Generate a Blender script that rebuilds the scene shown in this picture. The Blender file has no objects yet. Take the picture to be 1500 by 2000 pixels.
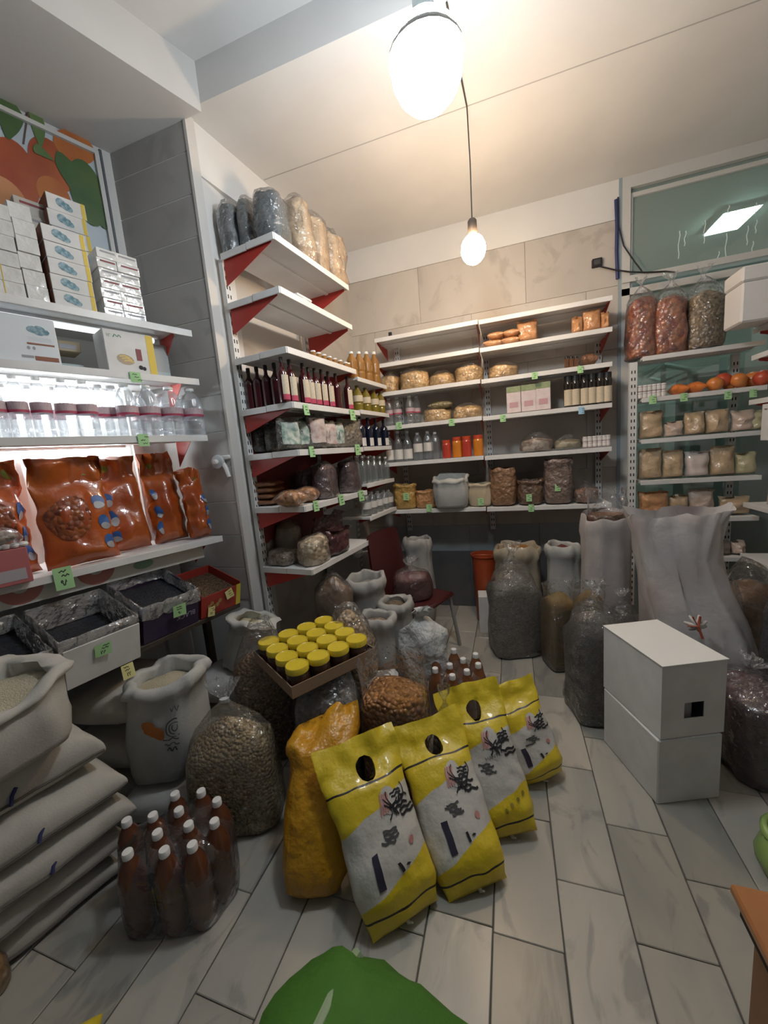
import bpy, bmesh, math, random
import numpy as np
from mathutils import Vector, Matrix, noise as mnoise

random.seed(7)
scene = bpy.context.scene
COL = scene.collection

# ------------------------------------------------------------------ camera
F_PX, CAM_H = 744.0, 1.55
YAW, PITCH, ROLL = (math.radians(a) for a in (-18.6, -8.54, -4.85))
_cy, _sy, _cp, _sp = math.cos(YAW), math.sin(YAW), math.cos(PITCH), math.sin(PITCH)
FW = np.array([_sy * _cp, _cy * _cp, _sp]); _r = np.array([_cy, -_sy, 0.0]); _u = np.cross(_r, FW)
RT = math.cos(ROLL) * _r + math.sin(ROLL) * _u
UP = -math.sin(ROLL) * _r + math.cos(ROLL) * _u
CAM = np.array([0.0, 0.0, CAM_H])
cam_data = bpy.data.cameras.new('camera')
cam_data.sensor_fit = 'HORIZONTAL'; cam_data.sensor_width = 36.0
cam_data.lens = F_PX / 1500 * 36.0
cam_data.clip_start = 0.02
cam_ob = bpy.data.objects.new('camera', cam_data); COL.objects.link(cam_ob)
cam_ob.matrix_world = Matrix(((RT[0], UP[0], -FW[0], 0), (RT[1], UP[1], -FW[1], 0), (RT[2], UP[2], -FW[2], CAM_H), (0, 0, 0, 1)))
scene.camera = cam_ob

# ------------------------------------------------------------------ world, exposure
world = bpy.data.worlds.new('world'); scene.world = world; world.use_nodes = True
world.node_tree.nodes['Background'].inputs[0].default_value = (0.80, 0.90, 1.0, 1)
world.node_tree.nodes['Background'].inputs[1].default_value = 0.055
scene.view_settings.view_transform = 'Standard'; scene.view_settings.look = 'None'
scene.view_settings.exposure = 0.0; scene.view_settings.gamma = 1.0
scene.view_settings.use_curve_mapping = False
scene.cycles.transparent_max_bounces = 24
scene.cycles.max_bounces = 8

LED_POWER, WARM_POWER = 50.0, 27.0

# ------------------------------------------------------------------ pixel -> place (lay-out of real positions)
def ray(x, y): return FW + RT * (x - 750) / F_PX - UP * (y - 1000) / F_PX
def onz(x, y, z=0.0):
    d = ray(x, y); return CAM + d * (z - CAM_H) / d[2]
def ony(x, y, Y):
    d = ray(x, y); return CAM + d * Y / d[1]
def onpl(x, y, p, n):
    d = ray(x, y); p = np.array(p, float); n = np.array(n, float)
    return CAM + d * ((p - CAM) @ n) / (d @ n)

# ------------------------------------------------------------------ materials
MATS = {}
def _nodes(name):
    m = bpy.data.materials.new(name); m.use_nodes = True
    nt = m.node_tree; nt.nodes.clear()
    out = nt.nodes.new('ShaderNodeOutputMaterial')
    return m, nt, out
def _bump(nt, scale, strength, kind='noise', dist=0.01, coord='Object', detail=4):
    tc = nt.nodes.new('ShaderNodeTexCoord')
    if kind == 'noise':
        t = nt.nodes.new('ShaderNodeTexNoise'); t.inputs['Detail'].default_value = detail; o = t.outputs['Fac']
    else:
        t = nt.nodes.new('ShaderNodeTexVoronoi'); o = t.outputs['Distance']
    t.inputs['Scale'].default_value = scale
    nt.links.new(tc.outputs[coord], t.inputs['Vector'])
    b = nt.nodes.new('ShaderNodeBump'); b.inputs['Strength'].default_value = strength; b.inputs['Distance'].default_value = dist
    if kind != 'noise': b.invert = True
    nt.links.new(o, b.inputs['Height'])
    return b, t, tc
def mat(name, col, rough=0.6, col2=None, scale=6.0, bump=None, coat=0.0, metal=0.0, kind='noise', vary=0.0, spec=0.5, contrast=(0.35, 0.65), trans=0.0, sheen=0.0):
    """principled material; col2 mottles the colour by noise or by grains; bump = (scale, strength, kind)"""
    if name in MATS: return MATS[name]
    m, nt, out = _nodes(name)
    p = nt.nodes.new('ShaderNodeBsdfPrincipled')
    p.inputs['Roughness'].default_value = rough; p.inputs['Metallic'].default_value = metal
    p.inputs['Coat Weight'].default_value = coat; p.inputs['Coat Roughness'].default_value = 0.12
    p.inputs['Specular IOR Level'].default_value = spec
    p.inputs['Transmission Weight'].default_value = trans
    src = None
    if col2 is not None:
        tc = nt.nodes.new('ShaderNodeTexCoord'); r = nt.nodes.new('ShaderNodeValToRGB')
        if kind == 'noise':
            t = nt.nodes.new('ShaderNodeTexNoise'); t.inputs['Detail'].default_value = 5; o = t.outputs['Fac']
            r.color_ramp.elements[0].position, r.color_ramp.elements[1].position = contrast
        else:
            t = nt.nodes.new('ShaderNodeTexVoronoi'); s = nt.nodes.new('ShaderNodeSeparateColor')
            nt.links.new(t.outputs['Color'], s.inputs[0]); o = s.outputs[0]
        t.inputs['Scale'].default_value = scale
        nt.links.new(tc.outputs['Object'], t.inputs['Vector']); nt.links.new(o, r.inputs[0])
        r.color_ramp.elements[0].color = (*col, 1); r.color_ramp.elements[1].color = (*col2, 1)
        src = r.outputs[0]
    if vary:
        oi = nt.nodes.new('ShaderNodeObjectInfo'); mr = nt.nodes.new('ShaderNodeMapRange')
        mr.inputs['To Min'].default_value = 1 - vary; mr.inputs['To Max'].default_value = 1 + vary
        nt.links.new(oi.outputs['Random'], mr.inputs['Value'])
        hs = nt.nodes.new('ShaderNodeHueSaturation')
        nt.links.new(mr.outputs[0], hs.inputs['Value'])
        if src: nt.links.new(src, hs.inputs['Color'])
        else: hs.inputs['Color'].default_value = (*col, 1)
        src = hs.outputs[0]
    if src: nt.links.new(src, p.inputs['Base Color'])
    else: p.inputs['Base Color'].default_value = (*col, 1)
    if bump:
        b, _, _ = _bump(nt, bump[0], bump[1], bump[2] if len(bump) > 2 else 'noise', bump[3] if len(bump) > 3 else 0.01)
        nt.links.new(b.outputs[0], p.inputs['Normal'])
        if coat: nt.links.new(b.outputs[0], p.inputs['Coat Normal'])
    nt.links.new(p.outputs[0], out.inputs[0])
    MATS[name] = m; return m
def emit(name, col, strength):
    if name in MATS: return MATS[name]
    m, nt, out = _nodes(name)
    e = nt.nodes.new('ShaderNodeEmission'); e.inputs[0].default_value = (*col, 1); e.inputs[1].default_value = strength
    nt.links.new(e.outputs[0], out.inputs[0]); MATS[name] = m; return m
def film(name, tint=(1, 1, 1), haze=0.04, gloss=0.16, rough=0.10, bump=(16, 1.0), hazecol=(0.8, 0.8, 0.8)):
    """thin clear plastic: see-through, with wrinkle highlights and a little milkiness"""
    if name in MATS: return MATS[name]
    m, nt, out = _nodes(name)
    tr = nt.nodes.new('ShaderNodeBsdfTransparent'); tr.inputs[0].default_value = (*tint, 1)
    gl = nt.nodes.new('ShaderNodeBsdfGlossy'); gl.inputs['Roughness'].default_value = rough; gl.inputs[0].default_value = (0.95, 0.97, 1, 1)
    df = nt.nodes.new('ShaderNodeBsdfDiffuse'); df.inputs[0].default_value = (*hazecol, 1)
    fr = nt.nodes.new('ShaderNodeFresnel'); fr.inputs[0].default_value = 1.35
    b, _, _ = _bump(nt, bump[0], bump[1], 'noise', 0.06, detail=3)
    nt.links.new(b.outputs[0], gl.inputs['Normal']); nt.links.new(b.outputs[0], fr.inputs['Normal'])
    mul = nt.nodes.new('ShaderNodeMath'); mul.operation = 'MULTIPLY_ADD'; mul.use_clamp = True
    nt.links.new(fr.outputs[0], mul.inputs[0]); mul.inputs[1].default_value = 0.62; mul.inputs[2].default_value = gloss * 0.4
    m1 = nt.nodes.new('ShaderNodeMixShader'); m1.inputs[0].default_value = haze
    nt.links.new(tr.outputs[0], m1.inputs[1]); nt.links.new(df.outputs[0], m1.inputs[2])
    m2 = nt.nodes.new('ShaderNodeMixShader'); nt.links.new(mul.outputs[0], m2.inputs[0])
    nt.links.new(m1.outputs[0], m2.inputs[1]); nt.links.new(gl.outputs[0], m2.inputs[2])
    nt.links.new(m2.outputs[0], out.inputs[0]); MATS[name] = m; return m
def marble(name, c1, c2, vein, rough=0.35, vary=0.12, scale=3.0):
    if name in MATS: return MATS[name]
    m, nt, out = _nodes(name)
    p = nt.nodes.new('ShaderNodeBsdfPrincipled'); p.inputs['Roughness'].default_value = rough
    tc = nt.nodes.new('ShaderNodeTexCoord'); oi = nt.nodes.new('ShaderNodeObjectInfo')
    add = nt.nodes.new('ShaderNodeVectorMath'); add.operation = 'ADD'
    sc = nt.nodes.new('ShaderNodeVectorMath'); sc.operation = 'SCALE'; sc.inputs['Scale'].default_value = 40
    comb = nt.nodes.new('ShaderNodeCombineXYZ')
    for i in range(3): nt.links.new(oi.outputs['Random'], comb.inputs[i])
    nt.links.new(comb.outputs[0], sc.inputs[0]); nt.links.new(tc.outputs['Object'], add.inputs[0]); nt.links.new(sc.outputs[0], add.inputs[1])
    mp = nt.nodes.new('ShaderNodeMapping'); mp.inputs['Scale'].default_value = (1.0, 0.45, 0.7); mp.inputs['Rotation'].default_value = (0, 0, 0.6)
    nt.links.new(add.outputs[0], mp.inputs[0])
    n1 = nt.nodes.new('ShaderNodeTexNoise'); n1.inputs['Scale'].default_value = scale; n1.inputs['Detail'].default_value = 8; n1.inputs['Distortion'].default_value = 0.6
    nt.links.new(mp.outputs[0], n1.inputs['Vector'])
    r1 = nt.nodes.new('ShaderNodeValToRGB'); r1.color_ramp.elements[0].position = 0.3; r1.color_ramp.elements[1].position = 0.7
    r1.color_ramp.elements[0].color = (*c1, 1); r1.color_ramp.elements[1].color = (*c2, 1)
    nt.links.new(n1.outputs[0], r1.inputs[0])
    n2 = nt.nodes.new('ShaderNodeTexNoise'); n2.inputs['Scale'].default_value = scale * 2.2; n2.inputs['Detail'].default_value = 6; n2.inputs['Distortion'].default_value = 1.6
    nt.links.new(mp.outputs[0], n2.inputs['Vector'])
    r2 = nt.nodes.new('ShaderNodeValToRGB')
    r2.color_ramp.elements[0].position = 0.36; r2.color_ramp.elements[0].color = (0.6, 0.6, 0.6, 1)
    r2.color_ramp.elements[1].position = 0.46; r2.color_ramp.elements[1].color = (0, 0, 0, 1)
    nt.links.new(n2.outputs[0], r2.inputs[0])
    mx = nt.nodes.new('ShaderNodeMixRGB'); nt.links.new(r2.outputs[0], mx.inputs[0]); nt.links.new(r1.outputs[0], mx.inputs[1]); mx.inputs[2].default_value = (*vein, 1)
    hs = nt.nodes.new('ShaderNodeHueSaturation'); mr = nt.nodes.new('ShaderNodeMapRange')
    mr.inputs['To Min'].default_value = 1 - vary; mr.inputs['To Max'].default_value = 1 + vary
    nt.links.new(oi.outputs['Random'], mr.inputs['Value']); nt.links.new(mr.outputs[0], hs.inputs['Value']); nt.links.new(mx.outputs[0], hs.inputs['Color'])
    nt.links.new(hs.outputs[0], p.inputs['Base Color'])
    b = nt.nodes.new('ShaderNodeBump'); b.inputs['Strength'].default_value = 0.15; b.inputs['Distance'].default_value = 0.01
    nt.links.new(n2.outputs[0], b.inputs['Height']); nt.links.new(b.outputs[0], p.inputs['Normal'])
    nt.links.new(p.outputs[0], out.inputs[0]); MATS[name] = m; return m

PLASTER = mat('plaster', (0.66, 0.64, 0.62), 0.85, (0.60, 0.585, 0.57), 1.6, bump=(30, 0.08))
PLASTER_W = mat('white_plaster', (0.72, 0.71, 0.69), 0.8, (0.66, 0.65, 0.64), 2.0)
WALLM = marble('wall_marble', (0.45, 0.41, 0.37), (0.56, 0.52, 0.47), (0.38, 0.34, 0.30), 0.5, 0.03, 1.6)
PILM = marble('pillar_marble', (0.37, 0.36, 0.34), (0.45, 0.44, 0.42), (0.33, 0.32, 0.30), 0.45, 0.03, 1.8)
FLOORM = marble('floor_marble', (0.30, 0.30, 0.275), (0.47, 0.435, 0.37), (0.20, 0.20, 0.19), 0.30, 0.22, 3.2)
GROUT = mat('grout', (0.10, 0.095, 0.09), 0.9)
SHELF_W = mat('shelf_white', (0.74, 0.74, 0.73), 0.42, (0.66, 0.65, 0.64), 5)
UPRIGHT = mat('upright_white', (0.66, 0.66, 0.65), 0.45)
RED = mat('bracket_red', (0.42, 0.035, 0.025), 0.42)
DARK = mat('dark_slot', (0.02, 0.02, 0.02), 0.8)
BLACK = mat('black_ink', (0.015, 0.015, 0.02), 0.7)
WHITE = mat('white_plain', (0.75, 0.75, 0.74), 0.6)
WHITECARD = mat('white_card', (0.70, 0.70, 0.69), 0.7, (0.62, 0.62, 0.61), 9)
KRAFT = mat('kraft_card', (0.28, 0.19, 0.12), 0.8)
BROWNCARD = mat('brown_card', (0.20, 0.085, 0.05), 0.7)
GREENTAG = mat('green_paper', (0.36, 0.62, 0.30), 0.8)
YELLOWTAG = mat('yellow_paper', (0.72, 0.68, 0.30), 0.8)
BLUETAG = mat('blue_paper', (0.30, 0.52, 0.68), 0.8)
SACKW = mat('woven_sack', (0.50, 0.48, 0.43), 0.75, (0.42, 0.40, 0.36), 8, bump=(160, 0.15))
SACKW2 = mat('woven_sack_cool', (0.48, 0.48, 0.455), 0.75, (0.40, 0.405, 0.39), 7, bump=(160, 0.15))
FILM = film('clear_film')
FILM2 = film('milky_film', haze=0.30, gloss=0.3, rough=0.2, hazecol=(0.75, 0.75, 0.74))
SHRINK = film('shrink_film', haze=0.03, gloss=0.12, rough=0.08, bump=(9, 0.8))
PET = film('clear_bottle', (0.96, 0.98, 0.99), haze=0.05, gloss=0.25, rough=0.06, bump=(30, 0.12), hazecol=(0.9, 0.93, 0.95))
GLASS = film('clear_glass', (0.88, 0.93, 0.93), haze=0.07, gloss=0.35, rough=0.04, bump=(20, 0.08))
THREAD = mat('navy_thread', (0.03, 0.035, 0.12), 0.8)
SEAM = mat('dark_seam', (0.12, 0.11, 0.10), 0.9)

# ------------------------------------------------------------------ geometry helpers
class MB:
    """collects shapes; build() links them as ONE mesh object"""
    def __init__(self): self.V, self.Fc, self.uv = [], [], None
    def add(self, V, Fc):
        o = len(self.V); self.V += [tuple(map(float, v)) for v in V]; self.Fc += [tuple(i + o for i in f) for f in Fc]; return self
    def box(self, x0, x1, y0, y1, z0, z1):
        v = [(x, y, z) for z in (z0, z1) for y in (y0, y1) for x in (x0, x1)]
        return self.add(v, [(0, 2, 3, 1), (4, 5, 7, 6), (0, 1, 5, 4), (2, 6, 7, 3), (0, 4, 6, 2), (1, 3, 7, 5)])
    def rbox(self, x0, x1, y0, y1, z0, z1, b=0.004):
        bm = bmesh.new(); bmesh.ops.create_cube(bm, size=1)
        for v in bm.verts: v.co = Vector(((x0 + x1) / 2 + v.co.x * (x1 - x0), (y0 + y1) / 2 + v.co.y * (y1 - y0), (z0 + z1) / 2 + v.co.z * (z1 - z0)))
        bmesh.ops.bevel(bm, geom=bm.edges[:], offset=b, segments=1, affect='EDGES', profile=0.5)
        bm.verts.index_update(); self.add([v.co for v in bm.verts], [[v.index for v in f.verts] for f in bm.faces]); bm.free(); return self
    def loft(self, rings, cap0=True, cap1=True):
        n = len(rings[0]); V = [p for r in rings for p in r]; Fc = []
        for i in range(len(rings) - 1):
            for j in range(n):
                k = (j + 1) % n; Fc.append((i * n + j, i * n + k, (i + 1) * n + k, (i + 1) * n + j))
        if cap0: Fc.append(tuple(range(n - 1, -1, -1)))
        if cap1: Fc.append(tuple((len(rings) - 1) * n + j for j in range(n)))
        return self.add(V, Fc)
    def lathe(self, prof, n=16, c=(0, 0), cap0=True, cap1=True):
        return self.loft([[(c[0] + r * math.cos(2 * math.pi * j / n), c[1] + r * math.sin(2 * math.pi * j / n), z) for j in range(n)] for r, z in prof], cap0, cap1)
    def tube(self, pts, r, n=8):
        pts = [Vector(p) for p in pts]; rings = []
        for i, p in enumerate(pts):
            t = (pts[min(i + 1, len(pts) - 1)] - pts[max(i - 1, 0)]).normalized()
            a = t.cross(Vector((0, 0, 1)));
            if a.length < 0.05: a = t.cross(Vector((1, 0, 0)))
            a.normalize(); b = t.cross(a); rr = r[i] if isinstance(r, (list, tuple)) else r
            rings.append([p + a * rr * math.cos(2 * math.pi * j / n) + b * rr * math.sin(2 * math.pi * j / n) for j in range(n)])
        return self.loft(rings)
    def grid(self, fn, nu, nv, skip=None):
        V = [fn(-1 + 2 * i / nu, -1 + 2 * j / nv) for j in range(nv + 1) for i in range(nu + 1)]; Fc = []
        for j in range(nv):
            for i in range(nu):
                if skip and skip(-1 + 2 * (i + .5) / nu, -1 + 2 * (j + .5) / nv): continue
                a = j * (nu + 1) + i; Fc.append((a, a + 1, a + nu + 2, a + nu + 1))
        return self.add(V, Fc)
    def prism(self, poly, e0, e1):
        """poly: list of 3D points (planar), extruded from offset e0 to e1 (vectors)"""
        n = len(poly); A = [Vector(p) + Vector(e0) for p in poly]; B = [Vector(p) + Vector(e1) for p in poly]
        return self.add(A + B, [tuple(range(n - 1, -1, -1)), tuple(range(n, 2 * n))] + [(i, (i + 1) % n, n + (i + 1) % n, n + i) for i in range(n)])
    def mesh(self, name, smooth=True, angle=40):
        me = bpy.data.meshes.new(name); me.from_pydata(self.V, [], self.Fc); me.update()
        if smooth:
            me.shade_smooth(); me.set_sharp_from_angle(angle=math.radians(angle))
        return me
    def build(self, name, m, parent=None, smooth=True, angle=40, label=None):
        return link(name, self.mesh(name, smooth, angle), m, parent, label)
def link(name, me, m, parent=None, label=None):
    if m is not None and not me.materials: me.materials.append(m)
    o = bpy.data.objects.new(name, me); COL.objects.link(o)
    if parent is not None: o.parent = parent
    if label: o['label'] = label
    return o
LABELS = {}
def tag(o, label, cat, group=None, kind=None):
    o['label'] = label; o['category'] = cat
    if group: o['group'] = group
    if kind: o['kind'] = kind
    LABELS[label] = LABELS.get(label, 0) + 1
    return o
def thing(name, label, cat, loc=(0, 0, 0), rz=0.0, group=None, rot=None, scale=None):
    o = bpy.data.objects.new(name, None); COL.objects.link(o); o.empty_display_size = 0.05
    o.location = tuple(map(float, loc)); o.rotation_euler = rot if rot else (0, 0, rz)
    if scale: o.scale = scale
    return tag(o, label, cat, group)
def struct(name, mb, m, smooth=False, parent=None):
    o = mb.build(name, m, parent, smooth)
    if parent is None: o['kind'] = 'structure'
    return o
def nz(x, y, z, s=0): return mnoise.noise(Vector((x + s * 7.31, y - s * 3.17, z + s * 1.93)))
def nvec(q): return Vector((mnoise.noise(q), mnoise.noise(q + Vector((31.7, 11.3, 5.9))), mnoise.noise(q + Vector((-17.1, 43.3, 23.7)))))
def crumple(mb, amp, freq, seed=0, zmin=0.02):
    """push every vertex by smooth noise (same field for contents and film, so they stay together)"""
    out = []
    for x, y, z in mb.V:
        k = min(1.0, max(0.0, z / zmin)) if zmin else 1.0
        q = Vector((x * freq + seed * 5.1, y * freq - seed * 2.3, z * freq + seed * 1.7))
        n = nvec(q) + .5 * nvec(q * 2.3)
        out.append((x + n.x * amp, y + n.y * amp, max(z + n.z * amp * k, .0012) if z >= 0 else z))
    mb.V = out; return mb
ORD = ['first', 'second', 'third', 'fourth', 'fifth', 'sixth', 'seventh', 'eighth', 'ninth', 'tenth', 'eleventh', 'twelfth', 'thirteenth', 'fourteenth', 'fifteenth', 'sixteenth']

def basis(B, T, facing):
    """matrix of an object whose local z runs B->T and whose local -y looks towards 'facing'"""
    B, T = Vector(B), Vector(T); w = (T - B).normalized(); n = (Vector(facing) - (B + T) / 2); n = (n - w * n.dot(w)).normalized()
    y = -n; x = y.cross(w)
    return Matrix(((x.x, y.x, w.x, B.x), (x.y, y.y, w.y, B.y), (x.z, y.z, w.z, B.z), (0, 0, 0, 1))), (T - B).length

# decals drawn on a surface function f(u,v)->point, lifted eps along its normal
def surf_pt(f, u, v, eps):
    p = Vector(f(u, v)); du = Vector(f(u + .01, v)) - Vector(f(u - .01, v)); dv = Vector(f(u, v + .01)) - Vector(f(u, v - .01))
    n = du.cross(dv)
    return p + (n.normalized() * eps if n.length > 1e-9 else Vector((0, 0, 0)))
def ribbon(mb, f, pts, w, eps=0.002, flip=1):
    q = [np.array(p, float) for p in pts]; L, R = [], []
    for i, p in enumerate(q):
        t = q[min(i + 1, len(q) - 1)] - q[max(i - 1, 0)]; t = t / (np.linalg.norm(t) + 1e-9); s = np.array([-t[1], t[0]]) * w / 2
        L.append(surf_pt(f, *(p + s), eps * flip)); R.append(surf_pt(f, *(p - s), eps * flip))
    n = len(q); mb.add(L + R, [(i, i + 1, n + i + 1, n + i) for i in range(n - 1)])
def patch(mb, f, fn2, nu, nv, eps=0.002, flip=1):
    mb.grid(lambda a, b: surf_pt(f, *fn2(a, b), eps * flip), nu, nv)
def ellipse(mb, f, cu, cv, ru, rv, eps=0.002, flip=1, n=18, ang=0):
    def P(r, t):
        a, b = ru * r * math.cos(t), rv * r * math.sin(t); return surf_pt(f, cu + a * math.cos(ang) - b * math.sin(ang), cv + a * math.sin(ang) + b * math.cos(ang), eps * flip)
    V = [P(0, 0)] + [P(.55, 2 * math.pi * j / n) for j in range(n)] + [P(1, 2 * math.pi * j / n) for j in range(n)]
    Fc = [(0, 1 + j, 1 + (j + 1) % n) for j in range(n)] + [(1 + j, 1 + n + j, 1 + n + (j + 1) % n, 1 + (j + 1) % n) for j in range(n)]
    mb.add(V, Fc)
def scribble(mb, f, cu, cv, su, sv, w, seed, strokes=4, eps=0.002, flip=1):
    rnd = random.Random(seed)
    for s in range(strokes):
        x = cu + rnd.uniform(-.8, .4) * su; y = cv + (1 - 2 * (s + .5) / strokes) * sv; pts = []
        a = rnd.uniform(0, 6)
        for k in range(9):
            pts.append((x + k * su * .13, y + math.sin(a + k * 1.5) * sv / strokes * .55 * rnd.uniform(.4, 1)))
        ribbon(mb, f, pts, w, eps, flip)
_TX = {}
def text2d(s, bold=0.0):
    if (s, bold) in _TX: return _TX[(s, bold)]
    cu = bpy.data.curves.new('t', 'FONT'); cu.body = s; cu.align_x = 'CENTER'; cu.align_y = 'CENTER'; cu.offset = bold; cu.resolution_u = 3
    ob = bpy.data.objects.new('t', cu); COL.objects.link(ob); dg = bpy.context.evaluated_depsgraph_get()
    me = bpy.data.meshes.new_from_object(ob.evaluated_get(dg))
    V = [(v.co.x, v.co.y) for v in me.vertices]; Fc = [tuple(p.vertices) for p in me.polygons]
    bpy.data.objects.remove(ob); bpy.data.curves.remove(cu); bpy.data.meshes.remove(me)
    _TX[(s, bold)] = (V, Fc); return V, Fc
def text_on(mb, f, s, cu, cv, su, sv, eps=0.002, ang=0.0, flip=1, bold=0.0):
    V, Fc = text2d(s, bold); c, sn = math.cos(ang), math.sin(ang)
    mb.add([surf_pt(f, cu + (x * c - y * sn) * su, cv + (x * sn + y * c) * sv, eps * flip) for x, y in V], Fc)

# ================================================================== THE ROOM
Y_BACK, Z_CEIL, Z_CEIL_N, Y_PIL = 3.66, 3.44, 3.63, 1.93
X_PL, X_PR = -2.13, -1.585          # pillar face
A_L = math.radians(20.0); DL = np.array([math.sin(A_L), math.cos(A_L), 0]); NL = np.array([-math.cos(A_L), math.sin(A_L), 0])
A_G = math.radians(7.0); DG = np.array([math.sin(A_G), math.cos(A_G), 0]); NG = np.array([-math.cos(A_G), math.sin(A_G), 0])
def rz_of(d): return math.atan2(d[1], d[0])

# floor: marble strips laid in depth, every slab a piece
floor = struct('floor', MB().box(-3.4, 2.6, -1.2, 6.8, -0.08, -0.006), GROUT)
cross = {0: [onz(1150, 1732)[1], 0.72], 1: [onz(1240, 1620)[1], onz(1320, 1862)[1]], 2: [onz(1420, 1735)[1]], -1: [onz(1050, 1846)[1], 1.62], -2: [1.33], -4: [0.52], -5: [0.66, 1.2]}
rnd = random.Random(3)
for k in range(-13, 9):
    x0 = 0.113 + 0.2125 * k; js = [-0.6 + rnd.uniform(-.3, .2)]
    fixed = sorted(cross.get(k, []))
    while js[-1] < 3.6:
        nxt = js[-1] + rnd.uniform(0.42, 0.72)
        for f in fixed:
            if js[-1] + 0.05 < f <= nxt + 0.15: nxt = f; break
        js.append(nxt)
    js[-1] = 3.66
    for a, b in zip(js[:-1], js[1:]):
        if b - a < 0.03: continue
        t = rnd.uniform(-.0012, .0012); L = b - a - .0025
        sl = MB().rbox(-.1040, .1040, -L / 2, L / 2, -.012, t, .0022).build('slab', FLOORM, floor, smooth=False)
        sl.location = (x0 + .10625, (a + b) / 2, 0); sl.rotation_euler = (0, 0, rnd.uniform(-.006, .006))

# back wall
zj = sorted([float(ony(x, y, Y_PIL)[2]) for x, y in ((328, 312), (338, 394), (315, 485), (308, 570))])
step = (zj[-1] - zj[0]) / 3
wall_back = struct('wall_back', MB().box(-2.0, 0.87, Y_BACK, Y_BACK + .15, 0, 3.6), mat('joint_grey', (0.42, 0.39, 0.36), 0.9))
zlev = [0.82]
while zlev[-1] < 3.0: zlev.append(zlev[-1] + 0.47)
zlev[-1] = 3.17
for i in range(len(zlev) - 1):
    x = -1.62 + (0.35 if i % 2 else 0)
    x = -1.62; first = True
    while x < 0.86:
        x2 = min(x + (0.45 if (first and i % 2) else 0.9), 0.865); first = False
        p = MB().rbox(x + .001, x2 - .001, Y_BACK - .012, Y_BACK, zlev[i] + .001, zlev[i + 1] - .001, .001).build('marble_panel', WALLM, wall_back, smooth=False); x = x2
MB().box(-1.62, 0.868, Y_BACK - .022, Y_BACK, 3.17, 3.47).build('plaster_band', PLASTER_W, wall_back, smooth=False)
for x in np.arange(-1.62, 0.86, 0.62):
    MB().rbox(x + .002, min(x + .618, .866), Y_BACK - .012, Y_BACK, .562, .82, .001).build('lit_band_panel', mat('pale_blue_lit_wall', (0.36, 0.39, 0.40), 0.55, (0.30, 0.33, 0.34), 3), wall_back, smooth=False)  # pale band: lit wall below the shelf shadow, put into the panel colour
    MB().rbox(x + .002, min(x + .618, .866), Y_BACK - .02, Y_BACK, .0, .56, .002).build('skirting_panel', mat('dark_skirting', (0.09, 0.095, 0.105), 0.5, (0.14, 0.13, 0.125), 4), wall_back, smooth=False)
MB().box(0.853, 0.875, Y_BACK - .03, Y_BACK + .02, 0, 3.44).build('corner_strip', mat('steel_blue_strip', (0.30, 0.36, 0.40), 0.5), wall_back, smooth=False)

# wall beyond the pillar (runs to the back wall), pillar, left wall
def wall_line(p, d, n, s0, s1, z0, z1, t):
    """slab whose face lies on the line p + s d, thickness t along n"""
    p = np.array([p[0], p[1], 0.0]); P = [p + d * s0, p + d * s1, p + d * s1 + n * t, p + d * s0 + n * t]
    return MB().prism([(q[0], q[1], 0) for q in P], (0, 0, z0), (0, 0, z1))
wall_side = struct('wall_side', wall_line((X_PR - .03, Y_PIL + .01), DG, NG, 0, 1.76, 0, 3.6, .3), WALLM)
zz = [0, .6, 1.2, 1.8, 2.4, 3.17]
wall_line((X_PR - .03, Y_PIL + .01), DG, NG, 0.02, 1.74, 3.17, 3.46, -.03).build('plaster_band', PLASTER_W, wall_side, smooth=False)
MB().box(X_PR - .004, X_PR + .012, Y_PIL - .008, Y_PIL + .06, 0, 3.44).build('corner_trim', mat('trim_grey', (0.60, 0.58, 0.55), 0.6), wall_side, smooth=False)

pillar = struct('wall_pillar', MB().box(X_PL - .5, X_PR, Y_PIL, Y_PIL + .32, 0, Z_CEIL_N), mat('pillar_joint', (0.68, 0.67, 0.65), 0.8))
zs = [zj[0] - step * k for k in range(9, 0, -1)] + zj + [3.40]
for a, b in zip(zs[:-1], zs[1:]):
    if b < 0.05: continue
    MB().rbox(X_PL - .3, X_PR - .001, Y_PIL - .003, Y_PIL, max(a, 0) + .003, b - .003, .001).build('marble_panel', PILM, pillar, smooth=False)
MB().box(X_PL - .3, X_PR, Y_PIL - .015, Y_PIL, 3.402, Z_CEIL_N).build('plaster_band', PLASTER, pillar, smooth=False)

PL = np.array([X_PL, Y_PIL, 0.0])
wall_left = struct('wall_left', wall_line(PL, -DL, NL, -.05, 3.2, 0, Z_CEIL_N, .15), PLASTER)
ceil_n = struct('ceiling', MB().box(-3.6, 2.6, -1.2, Y_PIL, Z_CEIL_N, Z_CEIL_N + .1), PLASTER_W)
MB().box(-3.6, 2.6, Y_PIL, 3.9, Z_CEIL, Z_CEIL + .35).build('ceiling_slab', PLASTER_W, ceil_n, smooth=False)
for i, ys in enumerate((2.53,)):   # seam between the plaster boards
    MB().box(-1.5, 2.3, ys - .003, ys + .003, Z_CEIL - .0015, Z_CEIL + .01).build('seam', mat('seam_grey', (0.42, 0.41, 0.40), 0.9), ceil_n, smooth=False)
b0 = onz(273, 140, 3.40); off = float((b0 - PL) @ -NL)
off = max(off, .2); q1 = PL - DL * 3.2; q2 = q1 - NL * off; e_ = PL - NL * off; e_ = e_ + DL * ((Y_PIL - e_[1]) / DL[1])
beam = struct('trim_1', MB().prism([(q[0], q[1], 0) for q in (PL, q1, q2, e_)], (0, 0, 3.40), (0, 0, Z_CEIL_N)), PLASTER)

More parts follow.
